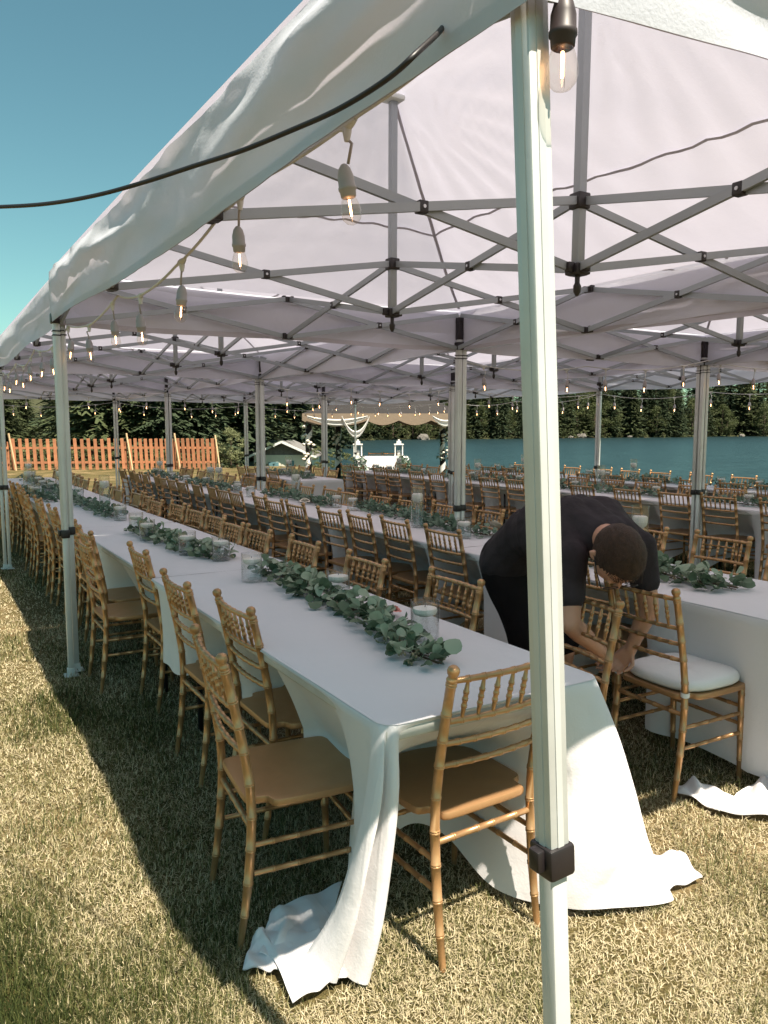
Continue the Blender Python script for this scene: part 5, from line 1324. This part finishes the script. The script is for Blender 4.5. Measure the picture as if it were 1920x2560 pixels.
def fuse(mb, name, mat, voxel, smooth=6, parent=None, disp=None):
    "one continuous skin over overlapping volumes"
    o = mb.build(name, mat, None)
    md = o.modifiers.new('r', 'REMESH'); md.mode = 'VOXEL'; md.voxel_size = voxel; md.use_smooth_shade = True
    sm = o.modifiers.new('s', 'SMOOTH'); sm.factor = 0.5; sm.iterations = smooth
    dg = bpy.context.evaluated_depsgraph_get(); dg.update()
    me = bpy.data.meshes.new_from_object(o.evaluated_get(dg)); o.modifiers.clear(); old = o.data; o.data = me; bpy.data.meshes.remove(old); me.name = name
    if not me.materials: me.materials.append(mat)
    if disp:
        co = np.empty(len(me.vertices) * 3, np.float32); no = np.empty(len(me.vertices) * 3, np.float32)
        me.vertices.foreach_get('co', co); me.vertices.foreach_get('normal', no); co = co.reshape(-1, 3); no = no.reshape(-1, 3)
        me.vertices.foreach_set('co', (co + no * disp(co)[:, None]).astype(np.float32).ravel()); me.update()
    me.polygons.foreach_set('use_smooth', [True] * len(me.polygons)); o.parent = parent; return o
def body_rs(k):
    pelvis, waist, chest, nb = P3(0.66, 3.70, 0.93), P3(0.73, 3.57, 1.075), P3(0.86, 3.36, 1.145), P3(0.93, 3.20, 1.115)
    return pelvis, waist, chest, nb
pelvis, waist, chest, nb = body_rs(0)
lat = (P3(0.88, 0.47, 0) - P3(0, 0, 0)).normalized(); fwd = (P3(0.47, -0.88, 0) - P3(0, 0, 0)).normalized(); UPV = Vector((0, 0, 1))
shR, shL = P3(1.10, 3.29, 1.055), P3(0.755, 3.10, 1.045)
elR, elL = P3(1.155, 3.29, 0.790), P3(0.745, 3.02, 0.785)
wrR, wrL = P3(1.100, 3.345, 0.590), P3(0.945, 3.225, 0.600)
HS = 1.16
hc = P3(0.905, 2.95, 1.080)
h_up = (P3(0.10, -0.97, 0.10) - P3(0, 0, 0)).normalized()          # crown direction
h_f = (-UPV + fwd * 0.25); h_f = (h_f - h_up * h_f.dot(h_up)).normalized(); h_l = h_up.cross(h_f).normalized()
def hp(l, f, u): return hc + (h_l * l + h_f * f + h_up * u) * HS
def torso(mb, g=0.0):
    for q, r in ((-0.085, 0.115), (0.085, 0.115)): capsule(mb, pelvis + lat * q, waist + lat * q * 0.85, r + g, 0.108 + g); capsule(mb, waist + lat * q * 0.85, chest + lat * q * 1.05, 0.108 + g, 0.120 + g)
    capsule(mb, chest - lat * 0.10, nb - lat * 0.06, 0.118 + g, 0.075 + g); capsule(mb, chest + lat * 0.10, nb + lat * 0.06, 0.118 + g, 0.075 + g)
    capsule(mb, chest - fwd * 0.02, nb, 0.125 + g, 0.085 + g)
    capsule(mb, chest + lat * 0.11, shR, 0.10 + g, 0.062 + g); capsule(mb, chest - lat * 0.11, shL, 0.10 + g, 0.062 + g)
NECK = []
legs = []
for s in (-1, 1):
    hip = pelvis + lat * (0.088 * s) - UPV * 0.04; kn = P3(0.80, 3.66, 0.48) + lat * (0.10 * s); an = P3(0.76, 3.84, 0.085) + lat * (0.11 * s)
    legs.append((hip, kn, an))
def finger(mb, base, d1, d2, l1, l2, r):
    a = base; b = a + d1.normalized() * l1; c = b + d2.normalized() * l2; e = c + (d2 * 0.7 + d1 * -0.25).normalized() * l2 * 0.7
    chain(mb, [(a, r), (b, r * 0.97), (c, r * 0.86), (e, r * 0.72)], 10)
def hand(mb, wr, pdir, nrm, side, curl):
    "palm along pdir, back of the hand along nrm; thumb on the side of +side"
    pdir = pdir.normalized(); nrm = (nrm - pdir * nrm.dot(pdir)).normalized(); ac = pdir.cross(nrm).normalized() * side
    for k in range(4): capsule(mb, wr + ac * (0.010 - 0.007 * k), wr + pdir * 0.075 + ac * (0.030 - 0.0195 * k), 0.019, 0.0128, 10)
    for k, (l1, l2) in enumerate(((0.040, 0.026), (0.045, 0.030), (0.042, 0.028), (0.033, 0.022))):
        b = wr + pdir * 0.078 + ac * (0.031 - 0.0205 * k)
        finger(mb, b, pdir * (1 - curl * 0.6) - nrm * curl + ac * (0.10 - 0.07 * k), -nrm * 1.0 + pdir * (0.35 - curl * 0.5), l1, l2, 0.0090 - 0.0006 * (k == 3))
    finger(mb, wr + pdir * 0.022 + ac * 0.026 - nrm * 0.006, ac * 0.8 + pdir * 0.7 - nrm * 0.4, pdir * 0.8 - nrm * 0.8, 0.040, 0.030, 0.0105)
b = MB(); torso(b, -0.014)
chain(b, [(nb, 0.064), (nb.lerp(hp(0, -0.045, -0.09), 0.6), 0.058), (hp(0, -0.035, -0.06), 0.060)])
ellipsoid(b, hp(0, 0, 0.012), [h_l * 0.078 * HS, h_f * 0.098 * HS, h_up * 0.105 * HS], 28)
ellipsoid(b, hp(0, 0.042, -0.065), [h_l * 0.055 * HS, h_f * 0.055 * HS, h_up * 0.065 * HS], 20)      # jaw
capsule(b, hp(0, 0.098, 0.0), hp(0, 0.112, -0.035), 0.009, 0.015, 10)                                  # nose
for s in (-1, 1):
    ellipsoid(b, hp(s * 0.079, -0.004, -0.012), [h_l * 0.010, h_f * 0.019, h_up * 0.031], 14); ellipsoid(b, hp(s * 0.086, -0.014, -0.004), [h_l * 0.008, h_f * 0.010, h_up * 0.026], 12)
    ellipsoid(b, hp(s * 0.032, 0.088, 0.002), [h_l * 0.018, h_f * 0.012, h_up * 0.012], 12)            # brow and eye
ellipsoid(b, hp(0, 0.096, -0.068), [h_l * 0.024, h_f * 0.010, h_up * 0.008], 12)                        # lips
for sh, el, wr in ((shR, elR, wrR), (shL, elL, wrL)):
    mid = sh.lerp(el, 0.45); fa = el.lerp(wr, 0.3)
    chain(b, [(sh, 0.060), (mid, 0.051), (el, 0.042), (fa, 0.043), (el.lerp(wr, 0.75), 0.031), (wr, 0.0265)])
hand(b, wrR, P3(1.045, 3.375, 0.505) - wrR, lat * 0.9 - fwd * 0.2 + UPV * 0.3, 1, 0.55)
hand(b, wrL, P3(1.010, 3.290, 0.530) - wrL, -lat * 0.4 + fwd * 0.6 + UPV * 0.6, -1, 0.6)
for hip, kn, an in legs:
    chain(b, [(hip, 0.088), (hip.lerp(kn, 0.5), 0.075), (kn, 0.056), (kn.lerp(an, 0.3), 0.058), (kn.lerp(an, 0.75), 0.038), (an, 0.036)])
    chain(b, [(an - UPV * 0.035, 0.040), (an + fwd * 0.10 - UPV * 0.05, 0.034), (an + fwd * 0.17 - UPV * 0.055, 0.027)])
body = fuse(b, 'body', M['skin'], 0.0055, 5, man)
# clothing
s = MB(); torso(s, 0.012); capsule(s, nb - lat * 0.03, nb + lat * 0.03, 0.078, 0.078)
for sh, el in ((shR, elR), (shL, elL)): chain(s, [(sh, 0.078), (sh.lerp(el, 0.30), 0.072), (sh.lerp(el, 0.58), 0.070)])
def shirt_folds(co):
    x = co.astype(float); f = np.zeros(len(x))
    for i in range(6):
        a = _fr[i + 20]; f += np.sin(9.0 * (x @ (np.array([a[0], a[1], a[2]]))) + _ph[i][0])
    t = (x - np.array(waist)) @ np.array(fwd + UPV * 0.2)
    l = x @ np.array(lat)
    fold = np.maximum(0, np.sin(38 * t + 14 * l + 1.2 * f)) ** 2 * np.exp(-((t - 0.03) / 0.20) ** 2) + 0.8 * np.maximum(0, np.sin(30 * l - 22 * t + f)) ** 3 * np.exp(-((t - 0.22) / 0.16) ** 2)
    return (0.0035 * f + 0.010 * fold).astype(np.float32)
shirt = fuse(s, 't_shirt', M['shirt'], 0.008, 6, man, shirt_folds)
s = MB()
for hip, kn, an in legs: chain(s, [(hip + UPV * 0.06, 0.118), (hip, 0.112), (hip.lerp(kn, 0.45), 0.098), (hip.lerp(kn, 0.86), 0.092)])
capsule(s, pelvis - lat * 0.08, pelvis + lat * 0.08, 0.128, 0.128)
fuse(s, 'shorts', M['shorts'], 0.009, 6, man, shirt_folds)
nd_ = (hp(0, -0.035, -0.06) - nb).normalized(); nx_ = nd_.cross(UPV).normalized(); ny_ = nd_.cross(nx_)
MB().tube([nb + nd_ * 0.022 + (nx_ * math.cos(a) + ny_ * math.sin(a)) * 0.079 for a in np.linspace(0, 2 * math.pi, 33)], 0.0085, 8).build('collar', M['shirt'], man)
# short hair over crown and back of the head
h = MB(); n, m = 64, 34; vs = []; keep = {}
for i in range(m + 1):
    th = math.pi * i / m
    for k in range(n):
        ph = 2 * math.pi * k / n; l, f, u = math.sin(th) * math.cos(ph), math.sin(th) * math.sin(ph), math.cos(th)
        r = 1.035 + 0.016 * max(0, u) + 0.012 * wob(l * 6, f * 6, u * 6, 3, 6) + 0.008 * math.sin(50 * ph * (1 if u < 0.9 else 0) + 9 * th)
        vs.append(hp(l * 0.079 * r, f * 0.099 * r, 0.012 + u * 0.106 * r))
        keep[(i, k)] = u > (-0.48 if f < 0.1 else -0.48 + 1.05 * min(1, (f - 0.1) / 0.55))
fs = []
for i in range(m):
    for k in range(n):
        k2 = (k + 1) % n
        if keep[(i, k)] and keep[(i + 1, k)] and keep[(i, k2)] and keep[(i + 1, k2)]: fs.append((i * n + k, i * n + k2, (i + 1) * n + k2, (i + 1) * n + k))
h.add(vs, fs); h.build('hair', M['hair'], man)
st = MB(); V = []; F = []
for k in range(5200):   # bristles of the cropped hair
    th = math.acos(random.uniform(-0.35, 1)); ph = random.uniform(0, 2 * math.pi); l, f, u = math.sin(th) * math.cos(ph), math.sin(th) * math.sin(ph), math.cos(th)
    if f > 0.25 and u < 0.35: continue
    p = hp(l * 0.081, f * 0.102, 0.012 + u * 0.109); nrm = (h_l * l + h_f * f + h_up * u).normalized(); d = (nrm * 0.5 + h_f * 0.9 - h_l * 0.3 + Vector((jit(.5), jit(.5), jit(.5)))).normalized()
    L = random.uniform(0.010, 0.020) * (0.6 if f > 0.1 else 1) if u > 0.2 else random.uniform(0.005, 0.010); sd = d.cross(nrm).normalized() * 0.0012; i = len(V); V += [p - sd, p + sd, p + d * L]; F.append((i, i + 1, i + 2))
st.add(V, F); tag(st.build('hair_bristles', M['hair'], man, smooth=False), None, None, None, 'stuff')
gm = MB()
for s_ in (-1, 1): gm.tube([hp(s_ * 0.084, -0.01, 0.008), hp(s_ * 0.082, 0.05, 0.010), hp(s_ * 0.070, 0.108, 0.006)], 0.0022, 6)
for s_ in (-1, 1): gm.tube([hp(s_ * 0.034 + 0.026 * math.cos(a), 0.112, -0.004 + 0.020 * math.sin(a)) for a in np.linspace(0, 2 * math.pi, 17)], 0.002, 5)
gm.build('glasses', M['black'], man)
